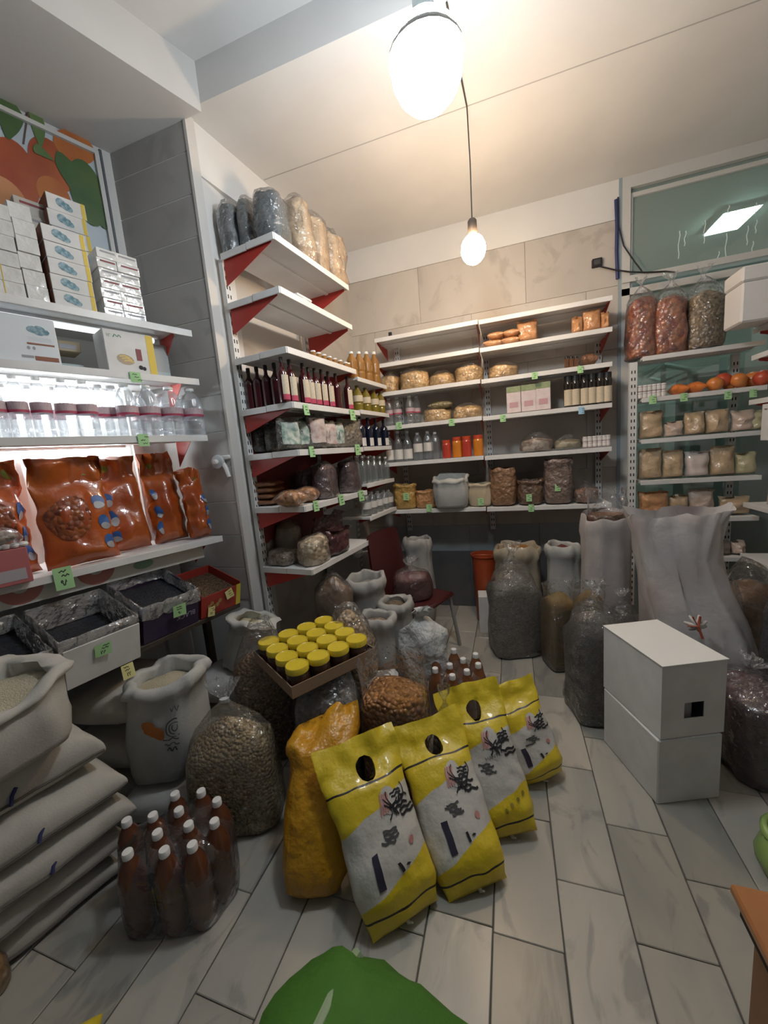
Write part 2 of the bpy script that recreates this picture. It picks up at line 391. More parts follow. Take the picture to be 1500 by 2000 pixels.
# right side: partition of tinted glass with the neighbouring room behind it
XW0, XW1 = 0.875, 2.30
ALU = mat('aluminium_frame', (0.58, 0.58, 0.56), 0.4, metal=0.0)
TINT = film('green_glass', (0.64, 0.745, 0.70), haze=0.34, gloss=0.25, rough=0.05, bump=(2, 0.04), hazecol=(0.48, 0.55, 0.52))
w1 = thing('window_1', 'x', 'window'); w1['kind'] = 'structure'; del w1['category']; del w1['label']; LABELS.clear()
MB().box(XW0, XW1, Y_BACK - .03, Y_BACK + .05, 3.36, 3.44).box(XW0, XW1, Y_BACK - .01, Y_BACK + .03, 3.30, 3.33).build('top_rail', ALU, w1, smooth=False)
MB().box(XW0, XW0 + .055, Y_BACK - .03, Y_BACK + .05, 0.0, 3.36).box(XW0 + .06, XW0 + .075, Y_BACK - .01, Y_BACK + .03, 0.9, 3.30).build('side_rail', ALU, w1, smooth=False)
MB().box(XW0, XW1, Y_BACK - .045, Y_BACK + .05, 2.70, 2.745).box(XW0, XW1, Y_BACK - .03, Y_BACK + .03, 2.61, 2.66).build('middle_rail', ALU, w1, smooth=False)
MB().box(XW0, XW1, Y_BACK - .03, Y_BACK + .05, 0.0, 0.9).build('lower_panel', mat('panel_grey_green', (0.22, 0.26, 0.25), 0.5), w1, smooth=False)
MB().box(XW0 + .055, XW1, Y_BACK + .008, Y_BACK + .014, 2.745, 3.36).build('pane', TINT, w1, smooth=False)
MB().box(XW0 + .055, XW1, Y_BACK + .008, Y_BACK + .014, 0.9, 2.61).build('pane', TINT, w1, smooth=False)
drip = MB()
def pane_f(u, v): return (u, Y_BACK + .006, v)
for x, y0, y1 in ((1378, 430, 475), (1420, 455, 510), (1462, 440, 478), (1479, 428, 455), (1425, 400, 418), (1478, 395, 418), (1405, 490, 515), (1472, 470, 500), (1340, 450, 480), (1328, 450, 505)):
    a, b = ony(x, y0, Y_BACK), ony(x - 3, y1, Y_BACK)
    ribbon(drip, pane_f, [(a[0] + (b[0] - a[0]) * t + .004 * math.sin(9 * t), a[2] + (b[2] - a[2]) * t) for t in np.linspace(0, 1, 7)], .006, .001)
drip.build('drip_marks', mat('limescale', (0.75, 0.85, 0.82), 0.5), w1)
wall_far = struct('wall_beyond', MB().box(0.2, 5.5, 6.6, 6.7, 0, 3.5).box(5.4, 5.5, 3.7, 6.6, 0, 3.5).box(.2, .3, 3.82, 6.6, 0, 3.5), mat('beyond_wall', (0.56, 0.60, 0.57), 0.8))
ceil_f = struct('ceiling_beyond', MB().box(0.2, 5.5, 3.9, 6.7, 3.45, 3.55), mat('beyond_ceiling', (0.50, 0.55, 0.52), 0.8))
wall_right = struct('wall_right', MB().box(XW1, XW1 + .1, -1.2, 3.75, 0, 3.63), PLASTER)
MB().box(0.1, 5.6, 3.85, 6.8, -.02, 0.0).build('floor_beyond', mat('beyond_floor', (0.30, 0.30, 0.28), 0.5), floor, smooth=False)
pl_ = onz(1428, 434, 3.40)
def panel_lamp(c, label):
    t = thing('ceiling_panel_lamp', label, 'lamp', (c[0], c[1], 3.40))
    MB().rbox(-.145, .145, -.20, .20, .01, .05, .004).build('housing', WHITE, t, smooth=False)
    MB().box(-.13, .13, -.185, .185, .0, .012).build('diffuser', emit('panel_light', (0.85, 1.0, 0.97), 130.0), t, smooth=False)
panel_lamp(pl_, 'bright white ceiling panel lamp seen through the tinted glass partition')
# steel frame standing in the room behind the glass
fr_ = thing('clothes_rail', 'pale metal rail frame behind the tinted glass of the partition', 'rack', (0, 4.6, 0))
q = [ony(x, y, 4.6) for x, y in ((1296, 712), (1296, 800), (1348, 722), (1348, 800), (1250, 748))]
mb = MB()
for i, (a, b) in enumerate(((0, 1), (2, 3), (0, 2))):
    A_, B_ = q[a].copy(), q[b].copy()
    if i < 2: B_[0] = A_[0]; B_[2] = 0
    MB().tube([(A_[0], 0, A_[2]), (B_[0], 0, B_[2])], .022).build('post' if i < 2 else 'bar', mat('pale_steel', (0.5, 0.56, 0.54), .4), fr_)
MB().tube([(q[4][0], 0, q[4][2]), (q[0][0], 0, q[0][2])], .015).build('brace', MATS['pale_steel'], fr_)
MB().tube([(q[0][0], 0, q[0][2]), (q[0][0], .7, q[0][2]), (q[2][0], .7, q[2][2]), (q[2][0], 0, q[2][2])], .018).build('frame', MATS['pale_steel'], fr_)

cq = ony(1356, 800, 5.0)
cu = thing('cupboard', 'dark cupboard standing in the room behind the tinted glass', 'cupboard', (float(cq[0]), 5.0, 0))
CUP = mat('dark_cupboard', (.05, .06, .055), .5)
MB().rbox(0, 2.2, .02, .5, 0, 2.12, .004).build('body', CUP, cu, smooth=False)
for k in range(3):
    dr = MB().rbox(.02 + k * .73, .72 + k * .73, 0, .02, .08, 2.08, .003).build('door', mat('dark_cupboard_door', (.065, .075, .07), .45), cu, smooth=False)
    MB().tube([(.66 + k * .73, -.02, 1.0), (.66 + k * .73, -.02, 1.14)], .008).build('handle', mat('pale_steel', (0.5, 0.56, 0.54), .4), dr)
# cable and socket on the back wall beside the partition
so = ony(1165, 515, Y_BACK - .015)
t = thing('wall_socket', 'small black socket on the marble wall beside the glass partition', 'socket', so)
MB().rbox(-.035, .035, -.03, 0.002, -.03, .03, .004).build('box', BLACK, t, smooth=False)
MB().rbox(-.022, .022, -.034, -.029, -.018, .018, .002).build('face', mat('dark_grey', (.06, .06, .06), .5), t, smooth=False)
cab = [ony(x, y, Y_BACK - .06) for x, y in ((1170, 520), (1200, 527), (1230, 531), (1260, 532), (1300, 530), (1320, 532))]
tag(MB().tube([(c[0], c[1], c[2]) for c in cab], .006).build('power_cable', BLACK), 'black cable running from the wall socket across the window rail', 'cable')
cab = [ony(x, y, Y_BACK - .045) for x, y in ((1207, 385), (1208, 440), (1218, 480), (1240, 512), (1254, 530))]
tag(MB().tube([(c[0], c[1], c[2]) for c in cab], .005).build('hanging_cable', BLACK), 'thin black cable drooping down the side of the glass partition', 'cable')
cab = [ony(x, y, Y_BACK - .04) for x, y in ((1203, 390), (1205, 440), (1204, 490), (1206, 545))]
tag(MB().tube([(c[0], c[1], c[2]) for c in cab], .012).build('cable_bundle', mat('navy_cable', (.02, .03, .12), .5)), 'dark blue bundle of cables down the partition frame', 'cable')

# ------------------------------------------------------------------ lamps
def bulb_profile(r, h, k=9):   # hanging: z runs down from 0
    pr = [(r * .30, 0), (r * .34, -h * .10)]
    for i in range(k):
        a = math.pi * (0.20 + 0.80 * i / (k - 1)); pr.append((max(r * math.sin(a), .001), -h * .10 - (h * .9) * (math.cos(math.pi * .2) - math.cos(a)) / (1 + math.cos(math.pi * .2))))
    return pr
w0 = onz(912, 210, Z_CEIL); 
wt = thing('pendant_bulb', 'small warm globe bulb hanging on a long thin cord', 'lamp', (w0[0], w0[1], Z_CEIL))
zc = float(ony(922, 428, w0[1])[2]) - Z_CEIL
MB().tube([(0, 0, 0), (0.004, 0, zc * .5), (0, 0, zc)], .004, 6).build('cord', mat('cord_dark', (.05, .045, .04), .7), wt)
MB().lathe([(.018, zc), (.026, zc - .01), (.027, zc - .075), (.021, zc - .085)], 14).build('socket', mat('socket_brown', (.06, .045, .035), .5), wt)
g = MB().lathe([(r, z + zc - .08) for r, z in bulb_profile(.072, .165)], 20).build('bulb', emit('warm_glow', (1.0, 0.72, 0.46), WARM_POWER / (math.pi * .055)), wt, angle=180)
LB = ony(826, 8, 1.52)
lt = thing('led_bulb', 'large cool white bulb glowing below the ceiling', 'lamp', (LB[0], LB[1], LB[2]))
MB().tube([(0, 0, 0.02), (0, 0, Z_CEIL_N - LB[2] - .002)], .006, 6).build('cord', MATS['cord_dark'], lt)
MB().lathe([(.03, .05), (.036, .04), (.036, -.03), (.05, -.05)], 16).build('socket', mat('socket_grey', (.35, .4, .4), .5), lt)
MB().lathe([(.042, -.042), (.075, -.075), (.112, -.125), (.128, -.150), (.128, -.158)], 24, cap0=False, cap1=False).build('housing', mat('housing_white', (.75, .76, .76), .4), lt)
MB().lathe([(r, z - .04) for r, z in bulb_profile(.125, .27)], 24).build('bulb', emit('cool_glow', (0.86, 0.94, 1.0), LED_POWER / (math.pi * .18)), lt, angle=180)
cw = [onz(x, y, Z_CEIL - .012) for x, y in ((872, 5), (888, 85), (900, 150), (912, 210))]
tag(MB().tube([(c[0], c[1], c[2]) for c in cw], .004, 6).build('ceiling_wire', MATS['cord_dark']), 'thin wire pinned across the ceiling to the pendant bulb', 'wire')

# ------------------------------------------------------------------ poster of apricots on the left wall
def LW(s, z, o=0.0):     # s metres from the pillar towards the camera on the left wall
    p = PL - DL * s - NL * o; return (p[0], p[1], z)
PL0 = PL.copy(); PL = PL - NL * .003
post = thing('poster', 'large glossy poster of orange apricots and green leaves on the wall', 'poster')
fL = lambda u, v: LW(u, v, .012)
s_edge = float((onpl(186, 330, PL, NL) - PL) @ -DL)
wall_line(PL, -DL, NL, s_edge, s_edge + 1.7, 2.37, 3.34, -.010).build('sheet', mat('poster_blue', (0.42, 0.50, 0.56), 0.35, (0.52, 0.58, 0.62), 1.5), post, smooth=False)
def lw_px(x, y): p = onpl(x, y, PL, NL); return float((p - PL) @ -DL), float(p[2])
def fruit(x, y, rx, ry, m, eps, ang=0.0):
    u, v = lw_px(x, y); u2, _ = lw_px(x - rx, y); _, v2 = lw_px(x, y - ry)
    mb = MB(); ellipse(mb, fL, u, v, abs(u2 - u), abs(v2 - v), -eps, n=28, ang=ang)
    return mb
AP1 = mat('apricot_deep', (0.33, 0.065, 0.03), 0.4, (0.46, 0.12, 0.04), 3); AP2 = mat('apricot_orange', (0.55, 0.20, 0.05), 0.4, (0.42, 0.12, 0.035), 3); AP3 = mat('apricot_peach', (0.56, 0.26, 0.12), 0.4, (0.47, 0.17, 0.06), 3)
LEAF = mat('leaf_print', (0.085, 0.16, 0.05), 0.4, (0.14, 0.21, 0.08), 4); LEAF2 = mat('leaf_print_dark', (0.05, 0.115, 0.045), 0.4, (0.09, 0.15, 0.05), 4)
for n_, (x, y, rx, ry, m, a) in enumerate(((100, 325, 42, 48, AP1, 0), (28, 345, 48, 68, AP1, .1), (145, 290, 42, 28, AP2, -.5), (105, 385, 32, 34, AP2, 0), (10, 400, 48, 50, AP3, 0), (170, 380, 34, 60, LEAF2, .0))):
    fruit(x, y, rx, ry, m, .0012 + .0004 * n_, a).build('apricot_print' if n_ < 5 else 'leaf_print', m, post)
for n_, (pts, w, m) in enumerate(((((60, 200), (72, 240), (78, 290)), 26, LEAF), (((12, 192), (22, 225), (15, 275)), 44, LEAF2), (((115, 300), (140, 340), (180, 400), (205, 450)), 62, LEAF2), (((72, 285), (85, 310), (120, 325)), 34, LEAF))):
    mb = MB(); q = [lw_px(*p) for p in pts]; n = 14; L, R = [], []
    u_per = abs(lw_px(pts[1][0] + 10, pts[1][1])[0] - lw_px(pts[1][0], pts[1][1])[0]) / 10
    tt = np.linspace(0, 1, n)
    cs = [tuple(np.interp(t_, np.linspace(0, 1, len(q)), [c[k] for c in q]) for k in (0, 1)) for t_ in tt]
    for i, (u, v) in enumerate(cs):
        hw = w * u_per * .5 * math.sin(math.pi * min(max(tt[i], .02), .98)) ** .7
        L.append(LW(u - hw, v, .0155 + .0006 * n_)); R.append(LW(u + hw, v, .0155 + .0006 * n_))
    mb.add(L + R, [(i, i + 1, n + i + 1, n + i) for i in range(n - 1)]); mb.build('leaf_print', m, post)
mb = MB(); ribbon(mb, fL, [lw_px(*p) for p in ((45, 285), (48, 262), (52, 235), (58, 215))], .006, -.003); mb.build('stem_print', mat('stem_print', (.12, .07, .05), .5), post)
win = post
wall_line(PL, -DL, NL, s_edge - .022, s_edge, 2.37, 3.362, -.03).build('side_bar', ALU, win, smooth=False)
wall_line(PL, -DL, NL, s_edge - .04, s_edge - .028, 2.37, 3.38, -.022).build('outer_bar', mat('frame_dark', (.10, .11, .12), .5), win, smooth=False)
wall_line(PL, -DL, NL, s_edge, s_edge + 1.7, 3.341, 3.362, -.03).build('top_bar', ALU, win, smooth=False)

PL = PL0
# ================================================================== SHELVING
class Shelf:
    def __init__(s, o, d, n, z, length, depth): s.o = np.array([o[0], o[1], 0.0]); s.d = d; s.n = n; s.z = z; s.L = length; s.depth = depth; s.gap = 9.0
    def put(s, x0, x1, y0, y1, sb):
        """where a thing seen in that stretch of the shelf stands: base point, width, height, turn"""
        p0 = s.o + s.n * sb; xm = (x0 + x1) / 2
        c = onpl(xm, y1, p0, s.n); al = float((c - s.o) @ s.d); al = min(al, s.L - .02)
        a = onpl(x0, (y0 + y1) / 2, p0, s.n); b = onpl(x1, (y0 + y1) / 2, p0, s.n); t_ = onpl(xm, y0, p0, s.n)
        base = s.o + s.d * al + s.n * sb
        return (float(base[0]), float(base[1]), s.z + .002), float(abs((b - a) @ s.d)), min(float(t_[2] - s.z), s.gap), rz_of(s.d)
def local_unit(name, label, o, d, cat='shelf'):
    return thing(name, label, cat, (o[0], o[1], 0), rz_of(d))
def add_shelf(unit, L, depth, z, lip=.032, x0=0.0, brackets=(True, True), m=SHELF_W, bh=.13, endlip=None, cut=0.0):
    """in unit space: x along the front, y inward, z up. top of the shelf at z"""
    xe = x0 + L - .002
    sh = MB().prism([(x0 + .002, .004, 0), (xe, .004, 0), (xe - cut, depth, 0), (x0 + .002, depth, 0)], (0, 0, z - .018), (0, 0, z)).box(x0 + .01, xe - cut * .5 - .01, depth * .42, depth * .48, z - .026, z - .0181).build('shelf', m, unit, smooth=False)
    MB().rbox(x0 + .001, x0 + L - .001, -.004, .004, z - lip, z + .002, .0015).build('shelf_lip', m, sh, smooth=False)
    if endlip == 0:   # open end of the run closed with two short lips
        MB().rbox(x0 - .006, x0 + .002, 0.0, depth * .49, z - lip, z + .002, .0015).build('end_lip', m, sh, smooth=False)
        MB().rbox(x0 - .005, x0 + .002, depth * .5, depth * .99, z - lip - .002, z, .0015).build('end_lip', m, sh, smooth=False)
    for e, on in enumerate(brackets):
        if not on: continue
        xb = x0 + (.012 if e == 0 else L - .012)
        dp_ = depth
        if e and cut: xb = x0 + L - .09; dp_ = .22
        poly = [(xb, .03, z - .019), (xb, dp_ - .01, z - .019), (xb, dp_ - .01, z - .02 - bh), (xb, dp_ * .86, z - .02 - bh * .9), (xb, .03, z - .035)]
        MB().prism(poly, (-.0015, 0, 0), (.0015, 0, 0)).build('bracket', RED, sh, smooth=False)
    return sh
def add_upright(unit, x, y, z0, z1, w=.045, slots=True):
    u = MB().box(x - w / 2, x + w / 2, y, y + .03, z0, z1).build('upright', UPRIGHT, unit, smooth=False)
    if slots:
        mb = MB(); z = z0 + .03
        while z < z1 - .03:
            for sx in (-.010, .010): mb.box(x + sx - .0035, x + sx + .0035, y - .001, y + .001, z, z + .022)
            z += .05
        s_ = mb.build('slots', DARK, u, smooth=False); s_['kind'] = 'stuff'

# --- left unit under the poster
OL = np.array([-1.69, 1.87, 0.0]); LLEN = 1.9; OLs = OL - DL * LLEN
def lz(x, y): return float(onpl(x, y, OL, NL)[2])
zL = [lz(383, 648), lz(398, 742), lz(411, 850), lz(440, 1045)]
ul = local_unit('shelf_unit', 'white wall shelving with red brackets below the apricot poster', OLs, DL)
SL = []
for i, z in enumerate(zL):
    add_shelf(ul, LLEN, .42, z, .034, bh=.15, cut=.19)
    SL.append(Shelf(OLs, DL, NL, z, LLEN, .42))
MB().box(0, LLEN - .20, .423, .429, .3, zL[0]).build('back_panel', mat('panel_cream', (.72, .71, .68), .6, (.66, .65, .62), 2), ul, smooth=False)
for x in (.30, 1.10, LLEN - .24): add_upright(ul, x, .385, .3, zL[0], slots=False)
MB().box(0.0, LLEN - .10, .060, .064, zL[3] - .115, zL[3] - .019).build('fascia', mat('fascia_cream', (.68, .66, .60), .6), ul, smooth=False)
mbp = MB()
fp = lambda u, v: (u, .060, v)
ring = lambda cu, cv, r0, a0, a1: ribbon(mbp, fp, [(cu + r0 * math.cos(a), cv + r0 * math.sin(a)) for a in np.linspace(a0, a1, 16)], .05, .001)
ring(1.26, zL[3] - .03, .055, 3.3, 6.1); mbp.build('pink_print', mat('pink_print', (.50, .20, .17), .6), ul)
mbp = MB(); ring(.98, zL[3] - .03, .055, 3.3, 6.1); mbp.build('pink_print', MATS['pink_print'], ul)
mbp = MB(); ellipse(mbp, fp, 1.47, zL[3] - .065, .05, .025, .001); mbp.build('green_print', mat('green_print', (.25, .40, .28), .6), ul)
for x, z_, nm in ((1.30, zL[0], 'a'), (1.12, zL[1], 'b'), (1.12, zL[2], 'c')):
    tl = MB().lathe([(.013, 0), (.013, .9)], 10).build('light_tube', emit('tube_glow_' + nm, (0.92, 0.97, 1.0), {'a': 1.6, 'b': 80.0, 'c': 40.0}[nm]), ul)
    tl.rotation_euler = (0, math.radians(90), 0); tl.location = (x - .45, .15 if nm == 'a' else .385, z_ - .045)
    MB().box(x - .47, x + .47, tl.location.y - .02, tl.location.y + .02, z_ - .032, z_ - .0185).build('light_batten', WHITE, ul, smooth=False)

# --- unit beside the pillar (free end towards the camera)
OG = np.array([-1.145, 1.96, 0.0]); GL_ = .79; GD = .39
zG = [float(onpl(x, y, OG, NG)[2]) for x, y in ((543, 460), (538, 555), (563, 678), (560, 783), (572, 879), (584, 992), (608, 1114))]
ug = local_unit('shelf_unit', 'tall white shelving beside the pillar with red brackets and a free end', OG, DG)
SG, SGE = [], []
for i, z in enumerate(zG):
    add_shelf(ug, GL_, GD, z, .034, bh=.15 if i < 2 else .12, endlip=0, brackets=(i != 2, True))
    SG.append(Shelf(OG, DG, NG, z, GL_, GD)); SGE.append(Shelf(OG + NG * GD, np.array([1.0, 0, 0]), np.array([0, 1.0, 0]), z, GD, GL_))
add_upright(ug, .03, GD, .25, zG[0] - .02); add_upright(ug, GL_ - .02, GD, .25, zG[0] - .02)
MB().box(.055, GL_ - .045, GD + .004, GD + .010, zG[6], zG[3] - .02).build('back_panel', mat('panel_maroon', (.17, .025, .022), .5), ug, smooth=False)
# --- next bay towards the corner
OG2 = OG + DG * (GL_ + .012); G2L = .525
zG2 = [2.135, 1.897, 1.62, 1.335, 1.075, .78]
ug2 = local_unit('shelf_unit', 'short white corner bay crowded with bottles beside the back wall', OG2, DG)
SG2 = []
for z in zG2:
    add_shelf(ug2, G2L, .40, z, .03, brackets=(False, True)); SG2.append(Shelf(OG2, DG, NG, z, G2L, .40))
add_upright(ug2, G2L - .02, .40, .1, 2.3)
MB().box(.0, G2L - .05, .405, .411, .2, 2.12).build('back_panel', mat('panel_white', (.60, .61, .60), .5), ug2, smooth=False)
# --- back wall shelving, two bays
YB = 3.28; zB = [2.525, 2.315, 2.075, 1.785, 1.465, 1.035]; XB = [-1.06, -.19, .742]
ub = local_unit('shelf_unit', 'long white shelving of two bays along the back wall', (XB[0], YB), np.array([1.0, 0, 0]))
SB = []
EX = np.array([1.0, 0, 0]); EY = np.array([0, 1.0, 0])
for i, z in enumerate(zB):
    for b in (0, 1):
        add_shelf(ub, XB[b + 1] - XB[b] - .006, .34, z + (.006 if b == 0 else 0), .032, x0=XB[b] - XB[0], brackets=(b == 0, True), bh=.10)
    SB.append(Shelf((XB[0], YB), EX, EY, z + .007, XB[2] - XB[0], .34))
for x in (.10, XB[1] - XB[0] + .03, XB[2] - XB[0] - .03): add_upright(ub, x, .334, .78, zB[0] + (.03 if x < .2 else 0))
# --- shelving in front of the glass
YR = 3.32; zR = [2.085, 1.795, 1.497, 1.19, .90, .60]; XR0, XR1 = .935, 1.66
ur = local_unit('shelf_unit', 'white shelving standing in front of the tinted glass partition', (XR0, YR), EX)
SR = []
for i, z in enumerate(zR):
    add_shelf(ur, (XR1 - XR0) if i else .70, .28, z, .03, brackets=(False, False)); SR.append(Shelf((XR0, YR), EX, EY, z, XR1 - XR0, .28))
add_upright(ur, -.05, .02, .2, 2.06, .05); add_upright(ur, .66, .255, .2, 2.06)
# --- unit along the right wall, coming towards the camera
XRR = 1.52; zRR = [1.98, 1.70, 1.02, .66]
EYn = np.array([0, -1.0, 0])
urr = local_unit('shelf_unit', 'white shelving along the right wall cut by the picture edge', (XRR, 3.22), EYn)
for z in zRR: add_shelf(urr, 1.3, .35, z, .03, brackets=(True, True), bh=.09)
add_upright(urr, .03, .355, .1, 2.2); add_upright(urr, 1.27, .355, .1, 2.2)
SRR = [Shelf((XRR, 3.22), EYn, EX, z, 1.3, .35) for z in zRR]
for LST in (SL, SG, SGE, SG2, SB, SR, SRR):     # clear height under the next shelf
    for i in range(1, len(LST)): LST[i].gap = LST[i - 1].z - LST[i].z - .045

# ================================================================== BUILDERS OF GOODS
def cut_mesh(key, fn):
    if key not in _MC: _MC[key] = fn()
    return _MC[key]
_MC = {}
# bottles: unit radius 1 and unit height 1, placed by scaling the thing
BOT = {
 'water': ([(.80, 0), (.96, .015), (1, .04), (1, .10), (.93, .13), (1, .16), (1, .30), (.95, .33), (.95, .36), (.98, .38), (.98, .58), (1, .60), (.98, .66), (.86, .76), (.60, .86), (.38, .915), (.36, .945)], (.37, .43, .94, 1.0), (.40, .57)),
 'juice': ([(.92, 0), (1, .015), (1, .60), (.92, .66), (.62, .72), (.36, .78), (.32, .84), (.32, .945)], (.32, .36, .88, 1.0), (.10, .56)),
 'oil': ([(.92, 0), (1, .02), (1, .25), (.94, .30), (1, .36), (1, .62), (.75, .76), (.42, .86), (.36, .93)], (.36, .42, .92, 1.0), (.36, .60)),
 'jug': ([(.92, 0), (1, .02), (1, .45), (.96, .55), (.80, .66), (.52, .76), (.34, .82), (.30, .93)], (.30, .36, .92, 1.0), (.08, .40)),
 'jar': ([(.93, 0), (1, .03), (1, .74), (.93, .80), (.86, .83)], (.86, .92, .82, 1.0), (.15, .70)),
 'soda': ([(.90, 0), (1, .02), (1, .12), (.96, .2), (1, .28), (1, .66), (.86, .78), (.50, .88), (.30, .93)], (.30, .34, .93, 1.0), (.30, .60)),
}
def bottle(kind, loc, w, h, body, cap, lab=None, rz=0.0, label='', cat='bottle', group=None, name='bottle', fill=None, fillz=.8, n=14, panel=None, band2=None):
    prof, cp, lb = BOT[kind]
    t = thing(name, label, cat, loc, rz, group); t.scale = (w / 2, w / 2, h)
    def mk(): return MB().lathe(prof, n).mesh('body')
    me = cut_mesh((kind, 'body', body.name), mk); o = link('body', me, body, t)
    if fill is not None:
        def mf():
            pr = [(r * .93, max(z, .012)) for r, z in prof if z <= fillz] ; pr.append((pr[-1][0] * .9, min(fillz, pr[-1][1] + .03)))
            return MB().lathe(pr, n).mesh('liquid')
        link('liquid', cut_mesh((kind, 'fill', fill.name, fillz), mf), fill, t)
    def mc(): return MB().lathe([(cp[0], cp[2]), (cp[1], cp[2] + .004), (cp[1], cp[3] - .006), (cp[1] * .9, cp[3])], n).mesh('cap')
    link('cap', cut_mesh((kind, 'cap', cap.name), mc), cap, t)
    if lab is not None:
        if panel:      # label only on the front: (half angle, z0, z1)
            def ml():
                a0, z0, z1 = panel
                return MB().grid(lambda u, v: (1.03 * math.sin(u * a0), -1.03 * math.cos(u * a0), z0 + (z1 - z0) * (v + 1) / 2), 6, 1).mesh('label')
            lo = link('label_paper', cut_mesh((kind, 'panel', lab.name, panel), ml), lab, t)
        else:
            def ml(): return MB().lathe([(1.02, lb[0]), (1.02, lb[1])], n, cap0=False, cap1=False).mesh('label')
            lo = link('label_paper', cut_mesh((kind, 'lab', lab.name), ml), lab, t)
        if band2 is not None:
            def m2():
                z0, z1 = (lb[0], lb[0] + (lb[1] - lb[0]) * .25) if not panel else (panel[1], panel[1] + (panel[2] - panel[1]) * .22)
                if panel: return MB().grid(lambda u, v: (1.045 * math.sin(u * panel[0]), -1.045 * math.cos(u * panel[0]), z0 + (z1 - z0) * (v + 1) / 2), 6, 1).mesh('band')
                return MB().lathe([(1.035, z0), (1.035, z1)], n, cap0=False, cap1=False).mesh('band')
            link('label_band', cut_mesh((kind, 'band', band2.name, panel), m2), band2, lo)
    return t

def pillow_fn(w, l, t, seed=0, edge=.06, p=.42, rough=.04):
    """closed cushion: returns f(u,v,side) with u along x, v along y, bulging in z"""
    def f(u, v, s):
        uu, vv = max(-1, min(1, u)), max(-1, min(1, v))
        b = max(0.0, (1 - uu * uu)) ** p * max(0.0, (1 - vv * vv)) ** p
        x = w / 2 * uu * (1 - edge * (1 - vv * vv)); y = l / 2 * vv * (1 - edge * (1 - uu * uu))
        nn = nz(uu * 1.7, vv * 1.7, s * .6, seed) * rough + .5 * rough * nz(uu * 4.5, vv * 4.5, s, seed + 3)
        return (x, y, s * t / 2 * b * (1 + nn * 3) + nn * .12 * w * (1 - b) * .4)
    return f
def pillow_mb(w, l, t, seed=0, nu=14, nv=12, **k):
    f = pillow_fn(w, l, t, seed, **k); mb = MB()
    V, idx = [], {}
    def vid(i, j, s):
        e = i in (0, nu) or j in (0, nv); key = (i, j, 0 if e else s)
        if key not in idx:
            # cosine spacing keeps the edge round
            u, v = -math.cos(math.pi * i / nu), -math.cos(math.pi * j / nv)
            idx[key] = len(V); V.append(f(u, v, s))
        return idx[key]
    Fc = []
    for j in range(nv):
        for i in range(nu):
            Fc.append((vid(i, j, 1), vid(i + 1, j, 1), vid(i + 1, j + 1, 1), vid(i, j + 1, 1)))
            Fc.append((vid(i, j + 1, -1), vid(i + 1, j + 1, -1), vid(i + 1, j, -1), vid(i, j, -1)))
    mb.add(V, Fc); return mb, f

def pouch(loc, w, h, t, m, rz=0.0, label='', cat='packet', group=None, name='packet', lean=0.0, seed=0, top=.16, lab=None, labbox=None, seal=None, crum=None, nu=10, nv=14):
    """filled plastic packet: bulging body with a flat sealed top"""
    th = thing(name, label, cat, loc, rz, group)
    def f(u, v, s):
        vv = (v + 1) / 2; uu = u
        fill = 1 - top
        if vv < fill: b = max(0, 1 - uu * uu) ** .45 * (min(1, vv / (.12 * fill)) ** .5 if vv > 0 else 0) * max(.0, (1 - (vv / fill) ** 5)) ** .6
        else: b = 0
        b = max(b, .025)
        nn = nz(uu * 2.2, vv * 3, s * .7, seed)
        flop = max(0, vv - fill) / top
        x = w / 2 * uu * (1 - .05 * (1 - abs(vv - .5) * 2)) + .02 * w * nn
        return (x, -s * t / 2 * b * (1 + .5 * nn) + (.25 * t * flop * nn * 3), h * vv + .03 * h * flop * nn + .006)
    V, idx, Fc = [], {}, []
    def vid(i, j, s):
        e = i in (0, nu) or j in (0, nv); key = (i, j, 0 if e else s)
        if key not in idx: idx[key] = len(V); V.append(f(-math.cos(math.pi * i / nu), -1 + 2 * j / nv, s if not e else (1 if False else 0)))
        return idx[key]
    for j in range(nv):
        for i in range(nu):
            Fc.append((vid(i, j, 1), vid(i + 1, j, 1), vid(i + 1, j + 1, 1), vid(i, j + 1, 1)))
            Fc.append((vid(i, j + 1, -1), vid(i + 1, j + 1, -1), vid(i + 1, j, -1), vid(i, j, -1)))
    f0 = f; amp = crum if crum is not None else .035 * min(w, h); fq = 2.6 / min(w, h)
    def f(u, v, s):
        m_ = MB(); m_.V = [f0(u, v, s)]; return crumple(m_, amp, fq, seed).V[0]
    V[:] = crumple(MB().add(V, []), amp, fq, seed).V
    b = MB().add(V, Fc).build('pouch', m, th, angle=70)
    fs = lambda u, v: f(max(-.97, min(.97, u)), v, 1)
    if lab is not None:
        u0, u1, v0, v1 = labbox or (-.6, .6, -.6, .3); mb = MB()
        patch(mb, fs, lambda a, c: (u0 + (u1 - u0) * (a + 1) / 2, v0 + (v1 - v0) * (c + 1) / 2), 6, 6, .0025)
        mb.build('label_paper', lab, th)
    if seal is not None:
        mb = MB(); patch(mb, fs, lambda a, c: (a * .95, .86 + .12 * (c + 1) / 2), 8, 2, .0025); mb.build('seal', seal, th)
    if lean: th.rotation_euler = (lean, 0, rz)
    return th, fs

def lying(loc, w, l, t, m, rz=0.0, label='', cat='packet', group=None, name='packet', seed=0, rot=None, film_=None, **k):
    th = thing(name, label, cat, loc, rz, group, rot=rot)
    mb, f = pillow_mb(w, l, t, seed, **k)
    mb.V = [(x, y, z + t * .47) for x, y, z in mb.V]
    mb.build('filling' if film_ else 'bag', m, th, angle=75)
    if film_:
        mb2, _ = pillow_mb(w * 1.12, l * 1.12, t * 1.06, seed, **k); mb2.V = [(x, y, z + t * .5) for x, y, z in mb2.V]; mb2.build('film', film_, th, angle=75)
    return th

